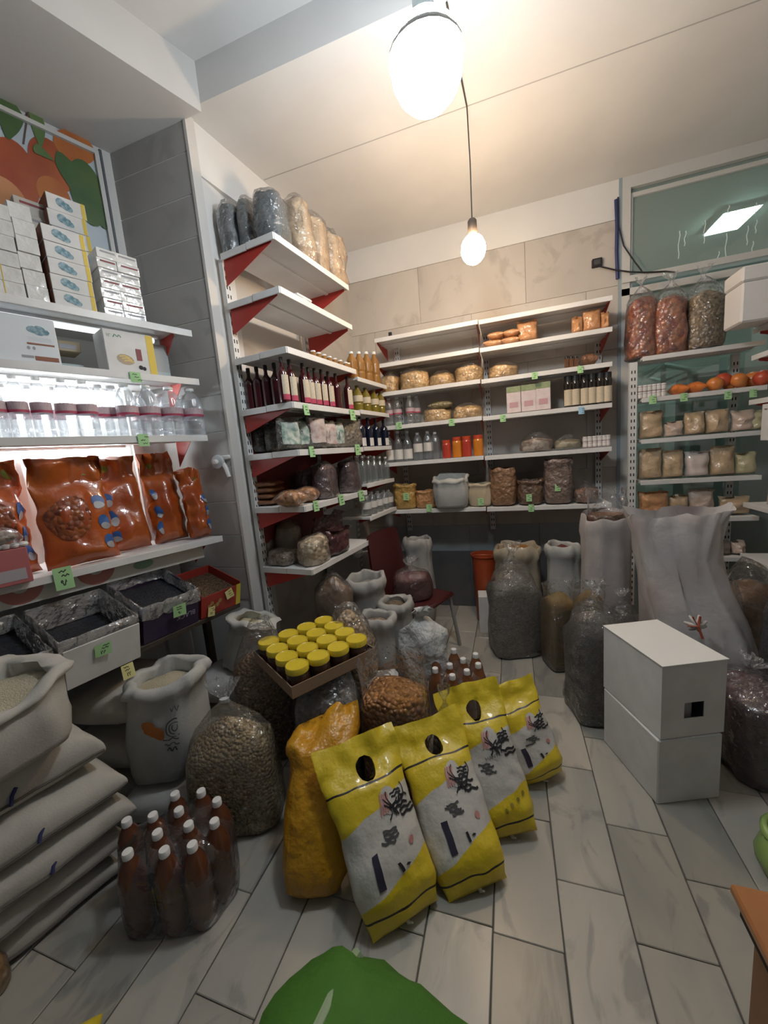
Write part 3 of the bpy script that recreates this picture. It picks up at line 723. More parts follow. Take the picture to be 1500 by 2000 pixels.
def ring_pts(rx, ry, z, n, sq, ox=0, oy=0, wr=0.0, seed=0, star=0.0, k=9):
    out = []
    for j in range(n):
        a = 2 * math.pi * j / n; c, s = math.cos(a), math.sin(a); e = 2.0 / sq
        x, y = math.copysign(abs(c) ** e, c), math.copysign(abs(s) ** e, s)
        g = 1 + wr * nz(c * 1.6, s * 1.6, z * 9, seed) + star * math.sin(k * a + seed) * (.6 + .4 * math.sin(3 * a + seed * 2))
        out.append((ox + rx * x * g, oy + ry * y * g, z))
    return out

def clear_bag(loc, w, d, hf, ht, content, label, cat='bag', name='clear_bag', rz=0.0, seed=0, sq=3.2, fm=None, knot=True, wr=.10, group=None, tie=None, lean=(0, 0), n=28, slump=1.0, open_top=False, dome=.10, crum=None):
    """clear plastic bag: loose contents up to hf, film gathered to a knot at ht"""
    fm = fm or FILM
    t = thing(name, label, cat, loc, rz, group); rx, ry = w / 2, d / 2
    prof = [(0.0, .84), (.02, .94), (.10, 1.0), (.35, 1.02 * slump), (.65, 1.0), (.86, .97), (.95, .90)]
    cx = lambda z: lean[0] * z; cyy = lambda z: lean[1] * z
    rings = [ring_pts(rx * r * .985, ry * r * .985, max(z * hf, .004), n, sq, cx(z * hf), cyy(z * hf), wr, seed) for z, r in prof]
    for z, r in ((1.0, .74), (1.0 + dome * .6, .45), (1.0 + dome, .15)):
        rings.append(ring_pts(rx * r, ry * r, z * hf, n, 2.4, cx(z * hf), cyy(z * hf), wr * 2, seed + 1))
    ca = crum if crum is not None else .085 * min(w, d)
    crumple(MB().loft(rings), ca, 2.2 / min(w, d), seed).build('contents', content, t, angle=80)
    fr = [ring_pts(rx * r * 1.012, ry * r * 1.012, z * hf + .002, n, sq, cx(z * hf), cyy(z * hf), wr, seed) for z, r in prof]
    H = ht - hf; z0 = hf
    if open_top:
        for z, r, st in ((.10, .95, .02), (.45, .93, .05), (.8, .97, .07), (1.0, 1.03, .10)):
            fr.append([(p[0], p[1], p[2] + .12 * H * nz(p[0] * 9, p[1] * 9, 0, seed)) for p in ring_pts(rx * r, ry * r, z0 + z * H, n, 2.6, cx(z0), cyy(z0), wr, seed, st, 6)])
    elif knot:
        for z, r, st in ((.02, .90, .02), (.22, .74, .06), (.42, .46, .12), (.58, .17, .25), (.66, .085, .2), (.72, .10, .25), (.86, .26, .35), (1.0, .36, .40)):
            fr.append(ring_pts(rx * r, ry * r, z0 + z * H, n, 2.2, cx(z0 + z * H), cyy(z0 + z * H), wr, seed, st))
    else:
        for z, r, st in ((.05, .88, .03), (.4, .7, .08), (.8, .42, .12), (1.0, .25, .15)):
            fr.append(ring_pts(rx * r, ry * r, z0 + z * H, n, 2.3, cx(z0 + z * H), cyy(z0 + z * H), wr, seed, st))
    crumple(MB().loft(fr, cap1=not (open_top or knot)), ca, 2.2 / min(w, d), seed).build('film', fm, t, angle=80)
    if tie is not None:
        z = z0 + .66 * H; MB().loft([ring_pts(rx * .11, ry * .11, z - .008, 12, 2, cx(z), cyy(z)), ring_pts(rx * .12, ry * .12, z, 12, 2, cx(z), cyy(z)), ring_pts(rx * .11, ry * .11, z + .008, 12, 2, cx(z), cyy(z))]).build('tie', tie, t)
    return t

def open_sack(loc, w, d, h, sackm, content, label, cat='sack', name='sack', rz=0.0, seed=0, sq=2.6, lean=(0, 0), wr=.10, roll=.022, fill=.86, n=60, rimtilt=(0, 0), group=None, bulge=1.06, crum=None):
    """woven sack standing open with its mouth rolled down over the contents"""
    t = thing(name, label, cat, loc, rz, group); rx, ry = w / 2, d / 2
    L = lambda z: (lean[0] * z, lean[1] * z)
    def R(z, r, e=sq, w_=wr, dz=0.0):
        o = L(z * h); q = ring_pts(rx * r, ry * r, z * h, n, e, o[0], o[1], w_, seed, .045 * min(1, max(0, (z - .5) / .35)), 9 + seed % 5)
        rn = .11 * min(w, d) * min(1, max(0, (z - .72) / .2))
        return [(x, y, zz + dz + rn * nz((x - o[0]) / rx * 1.5, (y - o[1]) / ry * 1.5, 1.7, seed) + (rimtilt[0] * (x - o[0]) + rimtilt[1] * (y - o[1])) * max(0, (z - .3) / .7)) for x, y, zz in q]
    rr = roll * .62 / rx
    rings = [R(0.002, .80), R(.03, .93), R(.12, 1.0), R(.4, bulge), R(.7, 1.02), R(.86, .97)]
    rings += [R(.90, .98 + rr, sq, wr * 1.3), R(.95, .98 + rr * 1.5, 2.4, wr * 1.4), R(1.0, .95 + rr, 2.4, wr * 1.4), R(1.012, .93, 2.4, wr * 1.4), R(.99, .95 - rr * 1.2, 2.4, wr * 1.4), R(fill, .90, 2.4, wr), R(fill - .02, .88, 2.4, wr)]
    ca = .035 * min(w, d) if crum is None else crum
    crumple(MB().loft(rings, cap1=False), ca, 2.4 / min(w, d), seed).build('sack_body', sackm, t, angle=80)
    cr = [R(fill - .01, .91, 2.4, wr), R(fill + .02, .70, 2.2, wr), R(fill + .045, .40, 2.0, wr), R(fill + .05, .10, 2.0, 0)]
    crumple(MB().loft(cr, cap0=False), ca, 2.4 / min(w, d), seed).build('contents', content, t, angle=80)
    return t

def carton(loc, w, d, h, m, label, rz=0.0, name='carton', cat='box', group=None, b=.003, rot=None, flaps=None, seamcol=None):
    t = thing(name, label, cat, loc, rz, group, rot=rot)
    MB().rbox(-w / 2, w / 2, -d / 2, d / 2, 0, h, b).build('body', m, t, smooth=False)
    return t

def price_tag(p, w, h, m, label, rz=0.0, ink=None, seed=0, tilt=0.0, txt=None, double=False):
    """paper tag hanging by its top edge at p, its face towards local -y"""
    t = thing('price_tag', label, 'price tag', p, rz)
    fn = lambda u, v: (w / 2 * u, -.004 - .006 * (1 - v) * .5 * (1 + .4 * u) + .0 * v, -h / 2 + h / 2 * v)
    MB().grid(fn, 3, 5).grid(lambda u, v: (w / 2 * u, fn(u, v)[1] + .0012, fn(u, v)[2]), 3, 5).build('paper', m, t)
    mb = MB()
    if txt:
        scribble(mb, fn, 0, .45, .8, .4, .10, seed, 2, .0009); text_on(mb, fn, txt, 0, -.42, .70, .70, .0009, bold=.03)
    else: scribble(mb, fn, 0, 0, .8, .8, .10, seed, 3, .0009)
    mb.build('writing', ink or BLACK, t)
    t.rotation_euler = (0, tilt, rz)
    return t
_n = [0]
def nxt(): _n[0] += 1; return _n[0]

def packm(name, c, c2=None, scale=40, coat=.8, bump=(25, .5), kind='voronoi', rough=.45, gb=None):
    if len(bump) == 2: bump = (bump[0], min(1.0, bump[1] * 1.5), 'noise', .035)
    return mat(name, c, rough, c2, scale, bump=bump, coat=coat, kind=kind)
# goods' own colours
PASTA = packm('pasta', (.50, .30, .11), (.68, .46, .20), 60, .6, (50, .6, 'voronoi'))
TANPK = packm('tan_flour', (.50, .36, .22), (.58, .43, .28), 9, .9, (12, .5))
PINKPK = packm('pinkish_flour', (.52, .40, .33), (.58, .46, .38), 9, .9, (12, .5))
GREENPK = packm('green_flour', (.44, .40, .24), (.50, .46, .30), 9, .9, (12, .5))
ORPK = packm('orange_tan_pack', (.52, .25, .11), (.60, .32, .15), 12, .9, (14, .5))
ORANGEPK = packm('orange_pack', (.72, .20, .03), (.62, .14, .02), 8, .9, (12, .4))
HERB = packm('dark_herb', (.045, .045, .04), (.12, .11, .09), 70, .9, (40, .4))
HERB2 = packm('grey_herb', (.11, .095, .075), (.22, .19, .15), 60, .9, (40, .4))
MAROON = packm('maroon_pack', (.055, .014, .018), (.09, .025, .03), 20, 1.0, (16, .6))
GREYPK = packm('grey_dark_bag', (.07, .085, .09), (.12, .14, .15), 10, 1.0, (9, .9))
GOLDPK = packm('gold_foil_bag', (.34, .22, .12), (.60, .46, .30), 12, 1.0, (11, 1.0), rough=.3)
CAKE = packm('brown_cakes', (.22, .08, .03), (.34, .14, .05), 18, .9, (20, .5))
BROWNM = packm('brown_spice', (.15, .065, .03), (.23, .10, .05), 60, .4, (40, .4))
NUTS = packm('walnut', (.22, .15, .10), (.40, .32, .25), 38, .6, (38, .9, 'voronoi', .02))
PALEN = packm('pale_nuts', (.52, .40, .26), (.66, .54, .38), 34, .6, (34, .9, 'voronoi', .02))
GRAIN = packm('rice_grain', (.52, .46, .32), (.60, .54, .40), 300, .0, (200, .4), rough=.8)
PEANUT = mat('peanut', (.36, .26, .14), .55, (.60, .47, .27), 75, bump=(75, 1.0, 'voronoi', .02), kind='voronoi', coat=.15)
SOYA = mat('soya_chunks', (.17, .095, .045), .6, (.32, .19, .095), 60, bump=(60, 1.0, 'voronoi', .02), kind='voronoi', coat=.15)
SEEDS = mat('grey_seeds', (.17, .16, .14), .6, (.32, .295, .26), 130, bump=(130, .6, 'voronoi', .01), kind='voronoi')
DARKSEED = mat('dark_seeds', (.09, .083, .073), .6, (.17, .155, .135), 200, bump=(200, .6, 'voronoi', .006), kind='voronoi')
OLIVEP = mat('olive_powder', (.16, .105, .038), .8, (.20, .135, .05), 12)
REDP = mat('dark_red_powder', (.10, .02, .02), .8, (.14, .03, .028), 12)
CHIPS = mat('golden_chips', (.26, .10, .025), .45, (.48, .22, .06), 45, bump=(45, 1.0, 'voronoi', .025), kind='voronoi', coat=.4)
BLACKR = mat('black_raisins', (.008, .009, .014), .7, (.018, .018, .025), 80, bump=(80, .6, 'voronoi', .01), kind='voronoi')
RAISIN = mat('brown_raisins', (.05, .028, .014), .55, (.13, .075, .035), 90, bump=(90, .9, 'voronoi', .012), kind='voronoi')
JUICE = mat('dark_red_bottle', (.05, .005, .008), .12, coat=.6)
BLUEB = mat('dark_blue_bottle', (.006, .008, .022), .15, coat=.5)
OILB = mat('olive_oil_bottle', (.17, .13, .015), .15, coat=.6)
AMBERB = mat('amber_bottle', (.27, .13, .03), .2, coat=.5)
TEA = mat('brown_liquid', (.115, .038, .018), .25, coat=.4)
TEA2 = mat('brown_liquid_light', (.20, .075, .03), .25, coat=.4)
WCAP = mat('white_cap', (.78, .78, .77), .4)
RCAP = mat('red_cap', (.45, .03, .03), .4)
KCAP = mat('black_cap', (.02, .02, .02), .4)
LBL_W = mat('label_white', (.70, .68, .64), .6, (.45, .45, .46), 30, contrast=(.45, .7))
LBL_PINK = mat('label_grey_pink', (.42, .30, .33), .5, (.55, .45, .46), 14)
LBL_RED = mat('label_red', (.42, .05, .10), .5)
LBL_CREAM = mat('label_cream', (.62, .56, .45), .6, (.50, .40, .26), 25)
YLID = mat('yellow_lid', (.72, .56, .04), .3, (.66, .50, .035), 12, coat=.3)

# ================================================================== GOODS ON THE LEFT UNIT
BLUEPR = mat('blue_flower_print', (.10, .22, .27), .6, (.30, .42, .48), 60, contrast=(.4, .6))
GREYPR = mat('grey_print', (.30, .30, .33), .6)
MAROONPR = mat('maroon_print', (.22, .05, .06), .6)
BROWNPR = mat('brown_print', (.24, .09, .05), .6)
FOILW = mat('foil_wrap_white', (.74, .74, .72), .22, (.60, .60, .58), 9, bump=(18, .6), coat=.5)
YSTRIP = mat('yellow_print', (.66, .48, .06), .6)
def stack(S, x0, x1, y0, y1, sb, n, depth, m, style, desc, group):
    (bx, by, bz), w, h, rz = S.put(x0, x1, y0, y1, sb); each = h / n
    for i in range(n):
        t = carton((bx + random.uniform(-.004, .004), by + random.uniform(-.004, .004), bz + i * each), w, depth, each - .0015, m, '%s, %s from bottom of %s' % (desc[0], ORD[i], desc[1]), rz + random.uniform(-.015, .015), 'flat_box', 'box', group, .0015)
        fr = lambda u, v, w=w, e=each, d=depth: (w / 2 * u, -d / 2, e / 2 + e / 2 * v)
        sd = lambda u, v, w=w, e=each, d=depth: (-w / 2, -d / 2 * u, e / 2 + e / 2 * v)
        if style == 'flower':
            mb = MB(); ellipse(mb, fr, -.30, .15, .26, .55, .0012, n=9); ellipse(mb, fr, -.05, -.1, .24, .5, .0014, n=8); ellipse(mb, fr, .12, -.3, .18, .35, .0016, n=7); mb.build('flower_print', BLUEPR if i < n - 0 else GREYPR, t)
            mb = MB(); patch(mb, fr, lambda a, b: (.86 + .10 * a, .95 * b), 1, 1, .0012); mb.build('yellow_edge', YSTRIP, t)
            mb = MB(); patch(mb, sd, lambda a, b: (.97 * a, .93 * b), 1, 1, .0012); mb.build('side_print', BROWNPR, t)
        elif style == 'lines':
            mb = MB(); patch(mb, fr, lambda a, b: (.1 + .75 * a, .35 + .16 * b), 1, 1, .0012); mb.build('line_print', MAROONPR if i % 2 else GREYPR, t)
        elif style == 'foil':
            mb = MB(); ribbon(mb, fr, [(-.15, -1), (-.15, 1)], .06, .0015); mb.build('strap', YSTRIP, t)
stack(SL[0], -30, 36, 424, 556, .13, 6, .22, FOILW, 'foil', ('shiny wrapped box with yellow strap', 'the stack at the picture edge'), 'wrapped boxes below the poster')
stack(SL[0], 38, 78, 430, 562, .13, 6, .22, FOILW, 'plain', ('shiny white wrapped box', 'the stack beside the flower boxes'), 'wrapped boxes below the poster')
stack(SL[0], 101, 178, 468, 590, .08, 5, .13, WHITECARD, 'flower', ('white box with a blue flower picture', 'the front stack'), 'flower boxes below the poster')
stack(SL[0], 122, 190, 412, 596, .30, 8, .13, WHITECARD, 'flower', ('white flower box with brown side', 'the tall rear stack'), 'flower boxes below the poster')
stack(SL[0], 60, 118, 412, 585, .335, 8, .10, mat('dim_card', (.50, .47, .42), .7), 'lines', ('beige box', 'the rear stack behind the wrapped boxes'), 'beige boxes below the poster')
stack(SL[0], 196, 232, 505, 612, .12, 7, .16, FOILW, 'lines', ('thin white glossy box', 'the column nearer the flower boxes'), 'thin boxes near the pillar')
stack(SL[0], 233, 273, 516, 618, .12, 7, .16, FOILW, 'lines', ('thin white glossy box', 'the column next to the pillar'), 'thin boxes near the pillar')
def front_fn(w, d, h): return lambda u, v: (w / 2 * u, -d / 2, h / 2 + h / 2 * v)
p, w, h, rz = SL[1].put(-60, 110, 583, 697, .14); h = min(h, zL[0] - zL[1] - .05)
t = carton(p, w, .2, h * .93, mat('white_blue_card', (.66, .70, .73), .5), 'large white carton with a flower picture and brown stripes', rz); f = front_fn(w, .2, h * .97)
mb = MB(); ellipse(mb, f, .44, .42, .13, .14, .0012, n=9); ellipse(mb, f, .60, .40, .16, .20, .0014, n=10); ellipse(mb, f, .74, .36, .10, .12, .0016, n=7); mb.build('flower_print', BLUEPR, t)
mb = MB(); patch(mb, f, lambda a, b: (.58 + .32 * a, -.16 + .035 * b), 1, 1, .0012); patch(mb, f, lambda a, b: (.66 + .28 * a, -.74 + .09 * b), 1, 1, .0012); mb.build('brown_stripe', BROWNPR, t)
mb = MB(); patch(mb, f, lambda a, b: (.22 + .14 * a, -.70 + .05 * b), 1, 1, .0012); mb.build('grey_mark', GREYPR, t)
for x in (.28, .40): mb = MB(); ellipse(mb, f, x, -.34, .035, .07, .0012); mb.build('round_mark', GREYPR, t)
mb = MB(); [ribbon(mb, f, [(.3, y), (.85, y)], .012, .0012) for y in (.10, .04, -.02)]; mb.build('small_print', mat('faint_print', (.45, .5, .53), .6), t)
for i, (x0, x1, y0, y1, sb) in enumerate(((110, 155, 672, 700, .25), (112, 155, 655, 674, .27))):
    p, w, h, rz = SL[1].put(x0, x1, y0, 702, sb); z_ = 0 if i == 0 else h * .55
    t = carton((p[0], p[1], p[2] + z_), w, .12, .055 if i == 0 else .05, mat('teal_card', (.40, .48, .48), .6) if i == 0 else mat('tan_card', (.42, .34, .22), .7), ('small pale teal box behind the large flower carton', 'small tan box lying on the pale teal box')[i], rz)
    MB().box(-w / 2 + .005, w / 2 - .02, -.0615, -.06, .012, .034).build('print', GREYPR if i else WHITECARD, t, smooth=False)
p, w, h, rz = SL[1].put(205, 298, 652, 722, .10); h = min(h, zL[0] - zL[1] - .06)
t = carton(p, w, .14, h, WHITECARD, 'white food box with a picture of pastry and a yellow edge', rz); f = front_fn(w, .14, h)
mb = MB(); ellipse(mb, f, -.28, -.35, .34, .24, .0012, n=14, ang=-.25); mb.build('plate_print', mat('plate_print', (.42, .33, .22), .6), t)
mb = MB(); [ribbon(mb, f, [(-.5 + .08 * i, -.22 - .1 * i), (-.3 + .08 * i, -.18 - .1 * i), (-.1 + .08 * i, -.26 - .1 * i)], .07, .002) for i in range(3)]; mb.build('pastry_print', mat('pastry_print', (.66, .50, .18), .6), t)
mb = MB(); patch(mb, f, lambda a, b: (.30 + .11 * a, -.05 + .28 * b), 1, 1, .0016); mb.build('glass_print', MAROONPR, t)
mb = MB(); ellipse(mb, f, .30, -.66, .10, .11, .0014, n=8); ellipse(mb, f, .44, -.70, .08, .1, .0016, n=8); mb.build('date_print', BLACK, t)
mb = MB(); patch(mb, f, lambda a, b: (.83 + .15 * a, .97 * b), 1, 1, .0012); mb.build('yellow_edge', YSTRIP, t)
mb = MB(); scribble(mb, f, -.62, .72, .30, .16, .035, 5, 1, .0012); text_on(mb, f, '۱۲', -.8, .70, .22, .22, .0012); mb.build('writing', mat('green_ink', (.06, .22, .12), .6), t)
p, w, h, rz = SL[1].put(297, 324, 680, 727, .20)
t = carton(p, w, .12, h, mat('grey_card', (.36, .37, .37), .6), 'small grey box behind the food box', rz); MB().box(-w / 2 + .003, w / 2 - .003, -.0612, -.06, .01, .05).build('teal_print', mat('teal_card', (.4, .48, .48), .6), t, smooth=False)
# clear bottles with pink labels
CX = [(4, 728), (47, 716), (92, 722), (139, 740), (179, 744), (207, 748), (232, 750), (258, 744), (300, 742), (343, 746), (383, 748)]
for i, (x, y0) in enumerate(CX):
    sb = .05 if i not in (5, 6) else .13
    p, w, h, rz = SL[2].put(x - 21, x + 21, y0, 852, sb)
    h = min(h, zL[1] - zL[2] - .05)
    bottle('water', p, min(w, .115), h, PET, WCAP, LBL_PINK, rz + random.random(), '%s clear bottle with a pink label from the left, standing on the lit shelf' % ORD[i].capitalize(), group='clear bottles on the lit shelf', band2=LBL_RED)
for i, (x, y0) in enumerate(((22, 738), (70, 744), (118, 752), (280, 754), (322, 756), (360, 758))):
    p, w, h, rz = SL[2].put(x - 17, x + 17, y0, 846, .22)
    h = min(h, zL[1] - zL[2] - .06)
    bottle('water', p, min(w, .1), h, PET, WCAP, LBL_PINK, rz, 'clear bottle in the rear row of the lit shelf, %s from the left' % ORD[i], group='clear bottles on the lit shelf')
# orange bags of snacks
ORBAG = mat('orange_foil', (.34, .055, .008), .30, (.46, .11, .014), 5, bump=(9, 1.0), coat=.8)
NUTPR = mat('nut_picture', (.15, .03, .012), .4, (.36, .10, .03), 42, bump=(42, .8, 'voronoi', .01), kind='voronoi', coat=.6)
BLUEPT = mat('blue_badge', (.03, .11, .33), .4); GREYB = mat('grey_badge', (.35, .36, .38), .4); GREENB = mat('leaf_badge', (.18, .24, .03), .5)
def snack(x0, x1, y0, y1, sb, label, seed, nuts=True, side='r', lean=-.12, dz=0.0):
    p, w, h, rz = SL[3].put(x0, x1, y0, y1, sb)
    h = min(max(h, .28), zL[2] - zL[3] - .085); w *= 1.0
    if x0 > 370: h = min(h, .42)
    t, f = pouch((p[0], p[1], p[2] + dz), w, h, .12, ORBAG, rz, label, 'bag', 'orange snack bags', 'snack_bag', lean, seed, top=.26, crum=.016, nu=18, nv=24)
    if nuts:
        mb = MB(); ellipse(mb, f, -.25, -.12, .60, .42, .003, n=20); mb.build('nut_picture', NUTPR, t)
    u0 = .72 if side == 'r' else -.62
    for k, v in enumerate((.1, -.28, -.64)):
        mb = MB(); ellipse(mb, f, u0, v, .19, .12, .003, n=14); mb.build('blue_badge', BLUEPT, t)
        mb = MB(); ellipse(mb, f, u0, v - .09, .16, .07, .004, n=12); mb.build('grey_badge', GREYB, t)
    mb = MB(); ellipse(mb, f, .5 if side == 'r' else -.5, .72, .2, .08, .003, n=10); mb.build('leaf_badge', GREENB, t)
    return t
snack(-20, 78, 880, 1108, .15, 'orange bag of nuts at the picture edge, behind the pink candy box', 1)
snack(98, 240, 892, 1092, .07, 'orange bag with a nut picture and three blue badges beside it', 2)
snack(214, 300, 866, 1075, .17, 'upright orange bag with blue badges down its left side', 3, False, 'l')
snack(304, 368, 872, 1055, .18, 'orange bag with a pale picture near its top', 4, False, 'l')
snack(372, 414, 868, 1046, .08, 'red-orange bag at the pillar end of the shelf', 5, False, 'r')
p, w, h, rz = SL[3].put(-50, 62, 958, 1125, -.0)
t = carton((p[0], p[1], p[2]), w, .10, .15, mat('pink_card', (.42, .13, .13), .5), 'pink candy box wrapped in film at the picture edge', rz); f = front_fn(w, .10, .15)
mb = MB(); patch(mb, f, lambda a, b: (.1 + .7 * a, -.45 + .32 * b), 1, 1, .0015); mb.build('label_paper', mat('candy_label', (.40, .36, .38), .5), t)
for k in range(5):
    c_ = MB().lathe([(.001, 0), (.014, .004), (.018, .012), (.014, .02), (.001, .024)], 10).build('candy', WCAP, t); c_.location = (-.05 + .028 * k + w * .1, -.03, .15)
mb, _ = pillow_mb(w * .98, .13, .10, 4); mb.V = [(x, y, z + .195) for x, y, z in mb.V]; mb.build('film', FILM, t)
mb, _ = pillow_mb(w * .8, .10, .06, 6); mb.V = [(x, y, z + .20) for x, y, z in mb.V]; mb.build('filling', NUTS, t)
# paper price tags
def shelf_tag(S, x, y, wpx, hpx, m, label, txt=None, off=.006):
    p = onpl(x, y, S.o - S.n * off, S.n); q = onpl(x + wpx, y, S.o - S.n * off, S.n); r = onpl(x, y + hpx, S.o - S.n * off, S.n)
    price_tag(tuple(p - S.n * .002), float(np.linalg.norm(q - p)), float(abs(p[2] - r[2])), m, label, rz_of(S.d), seed=nxt(), txt=txt)
shelf_tag(SL[1], 262, 727, 20, 20, GREENTAG, 'green tag on the shelf edge above the clear bottles')
shelf_tag(SL[2], 277, 848, 20, 24, GREENTAG, 'green tag on the shelf edge above the orange bags')
shelf_tag(SL[3], 119, 1108, 36, 44, GREENTAG, 'large green tag below the orange bags', '۹۸')

# ================================================================== GOODS ON THE UNIT BESIDE THE PILLAR
G = SG
for i, (S, x0, x1, y0, y1, sb, m, lb) in enumerate((
    (SGE[0], 446, 482, 392, 487, .12, GREYPK, 'dark grey plastic bag at the pillar end of the top shelf'),
    (SGE[0], 482, 508, 382, 478, .14, GREYPK, 'narrow dark grey plastic bag between two larger ones'),
    (SGE[0], 510, 562, 372, 462, .11, GREYPK, 'dark grey plastic bag at the front corner of the top shelf'),
    (G[0], 572, 600, 392, 487, .10, GOLDPK, 'shiny golden bag next to the dark bags on the top shelf'),
    (G[0], 601, 632, 425, 515, .10, GOLDPK, 'second shiny golden bag along the top shelf'),
    (G[0], 633, 652, 455, 540, .10, GOLDPK, 'third shiny golden bag along the top shelf'),
    (G[0], 661, 686, 480, 560, .10, GOLDPK, 'last shiny golden bag at the far end of the top shelf'))):
    p, w, h, rz = S.put(x0, x1, y0, y1, sb)
    clear_bag(p, w * 1.02, .20 if S in SGE else .18, max(h, .2) * .86, max(h, .2), m, lb, 'bag', 'plastic_bag', rz, seed=i + 3, sq=2.6, knot=False, wr=.22, n=20, fm=FILM, group='bags on the top shelf')
p, w, h, rz = G[1].put(574, 601, 563, 580, .05)
t = thing('tape_dispenser', 'small white dispenser on the second shelf from the top', 'dispenser', (p[0], p[1], p[2]), rz); MB().rbox(-w / 2, w / 2, -.03, .03, .02, .035, .004).build('arm', WHITE, t, smooth=False); MB().rbox(-.02, .02, -.03, .03, 0, .02, .003).build('foot', WHITE, t, smooth=False)
for i in range(8):   # small jars at the front of the third shelf
    x = 612 + i * 10.5; p, w, h, rz = G[2].put(x - 4.5, x + 4.5, 682 + i * 3.2, 694 + i * 3.2, .05)
    bottle('jar', p, .036, .05, AMBERB, WCAP, None, rz, '%s small white-capped jar from the pillar, on the third shelf' % ORD[i].capitalize(), 'jar', 'small capped jars', 'small_jar')
for i, x in enumerate((450, 463, 478, 493, 509, 526, 543)):
    p, w, h, rz = SGE[3].put(x - 10, x + 10, 700 - i * 2, 800 - i * 2.6, .07)
    bottle('juice', p, .066, h, JUICE, RCAP if i == 0 else KCAP, LBL_CREAM if i == 0 else None, 0.5, '%s dark red syrup bottle from the pillar, at the free shelf end' % ORD[i].capitalize(), group='dark red syrup bottles', panel=(.6, .1, .6), band2=LBL_RED if i == 0 else None, name='syrup_bottle')
for i, (x, y0, y1, lab) in enumerate(((556, 700, 772, 1), (572, 704, 775, 1), (597, 712, 780, 1), (608, 720, 784, 1), (620, 722, 786, 1), (633, 724, 788, 1), (646, 728, 790, 1), (660, 732, 792, 0), (682, 736, 792, 1))):
    p, w, h, rz = G[3].put(x - 9, x + 9, y0, y1, .06)
    bottle('juice', p, .062, min(h, .27), JUICE, KCAP, LBL_CREAM if lab else None, rz - .35, '%s dark red syrup bottle %s a cream label along the long shelf edge' % (ORD[i].capitalize(), 'with' if lab else 'without'), group='dark red syrup bottles', panel=(.75, .06, .6), band2=LBL_RED if lab else None, name='syrup_bottle')
for i in range(5):   # second row
    q = G[3].o + DG * (.12 + .14 * i) + NG * .2
    bottle('juice', (q[0], q[1], G[3].z), .062, .265, JUICE, KCAP, None, rz, '%s dark red syrup bottle from the free end, in the rear row' % ORD[i].capitalize(), group='dark red syrup bottles', name='syrup_bottle')
TEALL = mat('teal_white_label', (.52, .56, .52), .5, (.16, .26, .22), 28, contrast=(.4, .62)); PINKL = mat('pink_white_label', (.55, .47, .44), .5, (.36, .22, .2), 25, contrast=(.45, .7))
for i, (S, x0, x1, y0, y1, sb, m, lab, lb) in enumerate((
    (SGE[4], 472, 498, 842, 884, .10, HERB, None, 'short dark herb pouch next to the pillar'), (SGE[4], 498, 520, 836, 882, .09, HERB, None, 'dark herb pouch, second from the pillar'),
    (SGE[4], 521, 546, 826, 880, .08, HERB, None, 'taller dark herb pouch, third from the pillar'), (G[4], 550, 584, 820, 876, .09, HERB, TEALL, 'herb pouch with a teal and white label facing out'),
    (G[4], 584, 609, 818, 874, .12, HERB, TEALL, 'herb pouch with a teal label behind the shelf corner'), (G[4], 607, 634, 808, 872, .07, HERB, PINKL, 'tall dark herb pouch with a black and white strip'),
    (G[4], 632, 654, 824, 871, .07, HERB2, PINKL, 'herb pouch with a pinkish label'), (G[4], 653, 669, 826, 870, .07, HERB2, TEALL, 'slim herb pouch with a pale green label'), (G[4], 669, 700, 820, 869, .08, HERB2, None, 'plain grey-brown herb pouch at the far shelf end'))):
    p, w, h, rz = S.put(x0, x1, y0, y1, sb)
    pouch(p, max(w, .06), h, .07, m, rz - (.3 if S is not SGE[4] else 0), lb, 'packet', 'herb pouches', 'herb_pouch', seed=i, top=.08, lab=lab, labbox=(-.75, .8, -.7, .7))
# cakes, dates and sweets
for s_, (x0, x1, sb, nm) in enumerate(((458, 502, .10, 'pillar-side'), (508, 550, .10, 'inner'))):
    for k in range(4):
        p, w, h, rz = SGE[5].put(x0, x1, 940, 993, sb)
        lying((p[0], p[1], p[2] + k * .038), w, .15, .046, CAKE, rz + random.uniform(-.1, .1), 'flat packet of brown cakes, %s from the bottom of the %s stack' % (ORD[k], nm), 'packet', 'packets of brown cakes', 'cake_packet', seed=s_ * 9 + k, nu=10, nv=8)
DRIED = packm('dried_fruit', (.42, .17, .05), (.60, .30, .10), 30, .8, (30, .8, 'voronoi', .02))
for i, (x0, x1, y0, y1, sb, m, lb) in enumerate(((556, 586, 946, 985, .09, DRIED, 'orange packet of dried fruit at the shelf corner'), (584, 616, 938, 978, .11, DRIED, 'second orange packet of dried fruit beside the maroon bags'))):
    p, w, h, rz = G[5].put(x0, x1, y0, y1, sb); lying(p, .14, .15, .10, m, rz + .4 * i, lb, 'packet', 'packets of dried fruit', seed=i + 20, film_=FILM)
for i, (x0, x1, y0, y1, sb, lb) in enumerate(((612, 662, 902, 962, .09, 'round shiny maroon bag on the sixth shelf'), (664, 704, 896, 954, .09, 'shiny maroon bag at the far end of the sixth shelf'), (580, 630, 915, 970, .26, 'dark maroon bag behind the dried fruit'), (640, 684, 910, 958, .27, 'dark maroon bag in the rear of the sixth shelf'))):
    p, w, h, rz = G[5].put(x0, x1, y0, y1, sb); clear_bag(p, min(w, .2), .14, h * .9, h, MAROON, lb, 'bag', 'date_bag', rz, seed=i, sq=2.3, knot=False, wr=.2, n=18, dome=.06)
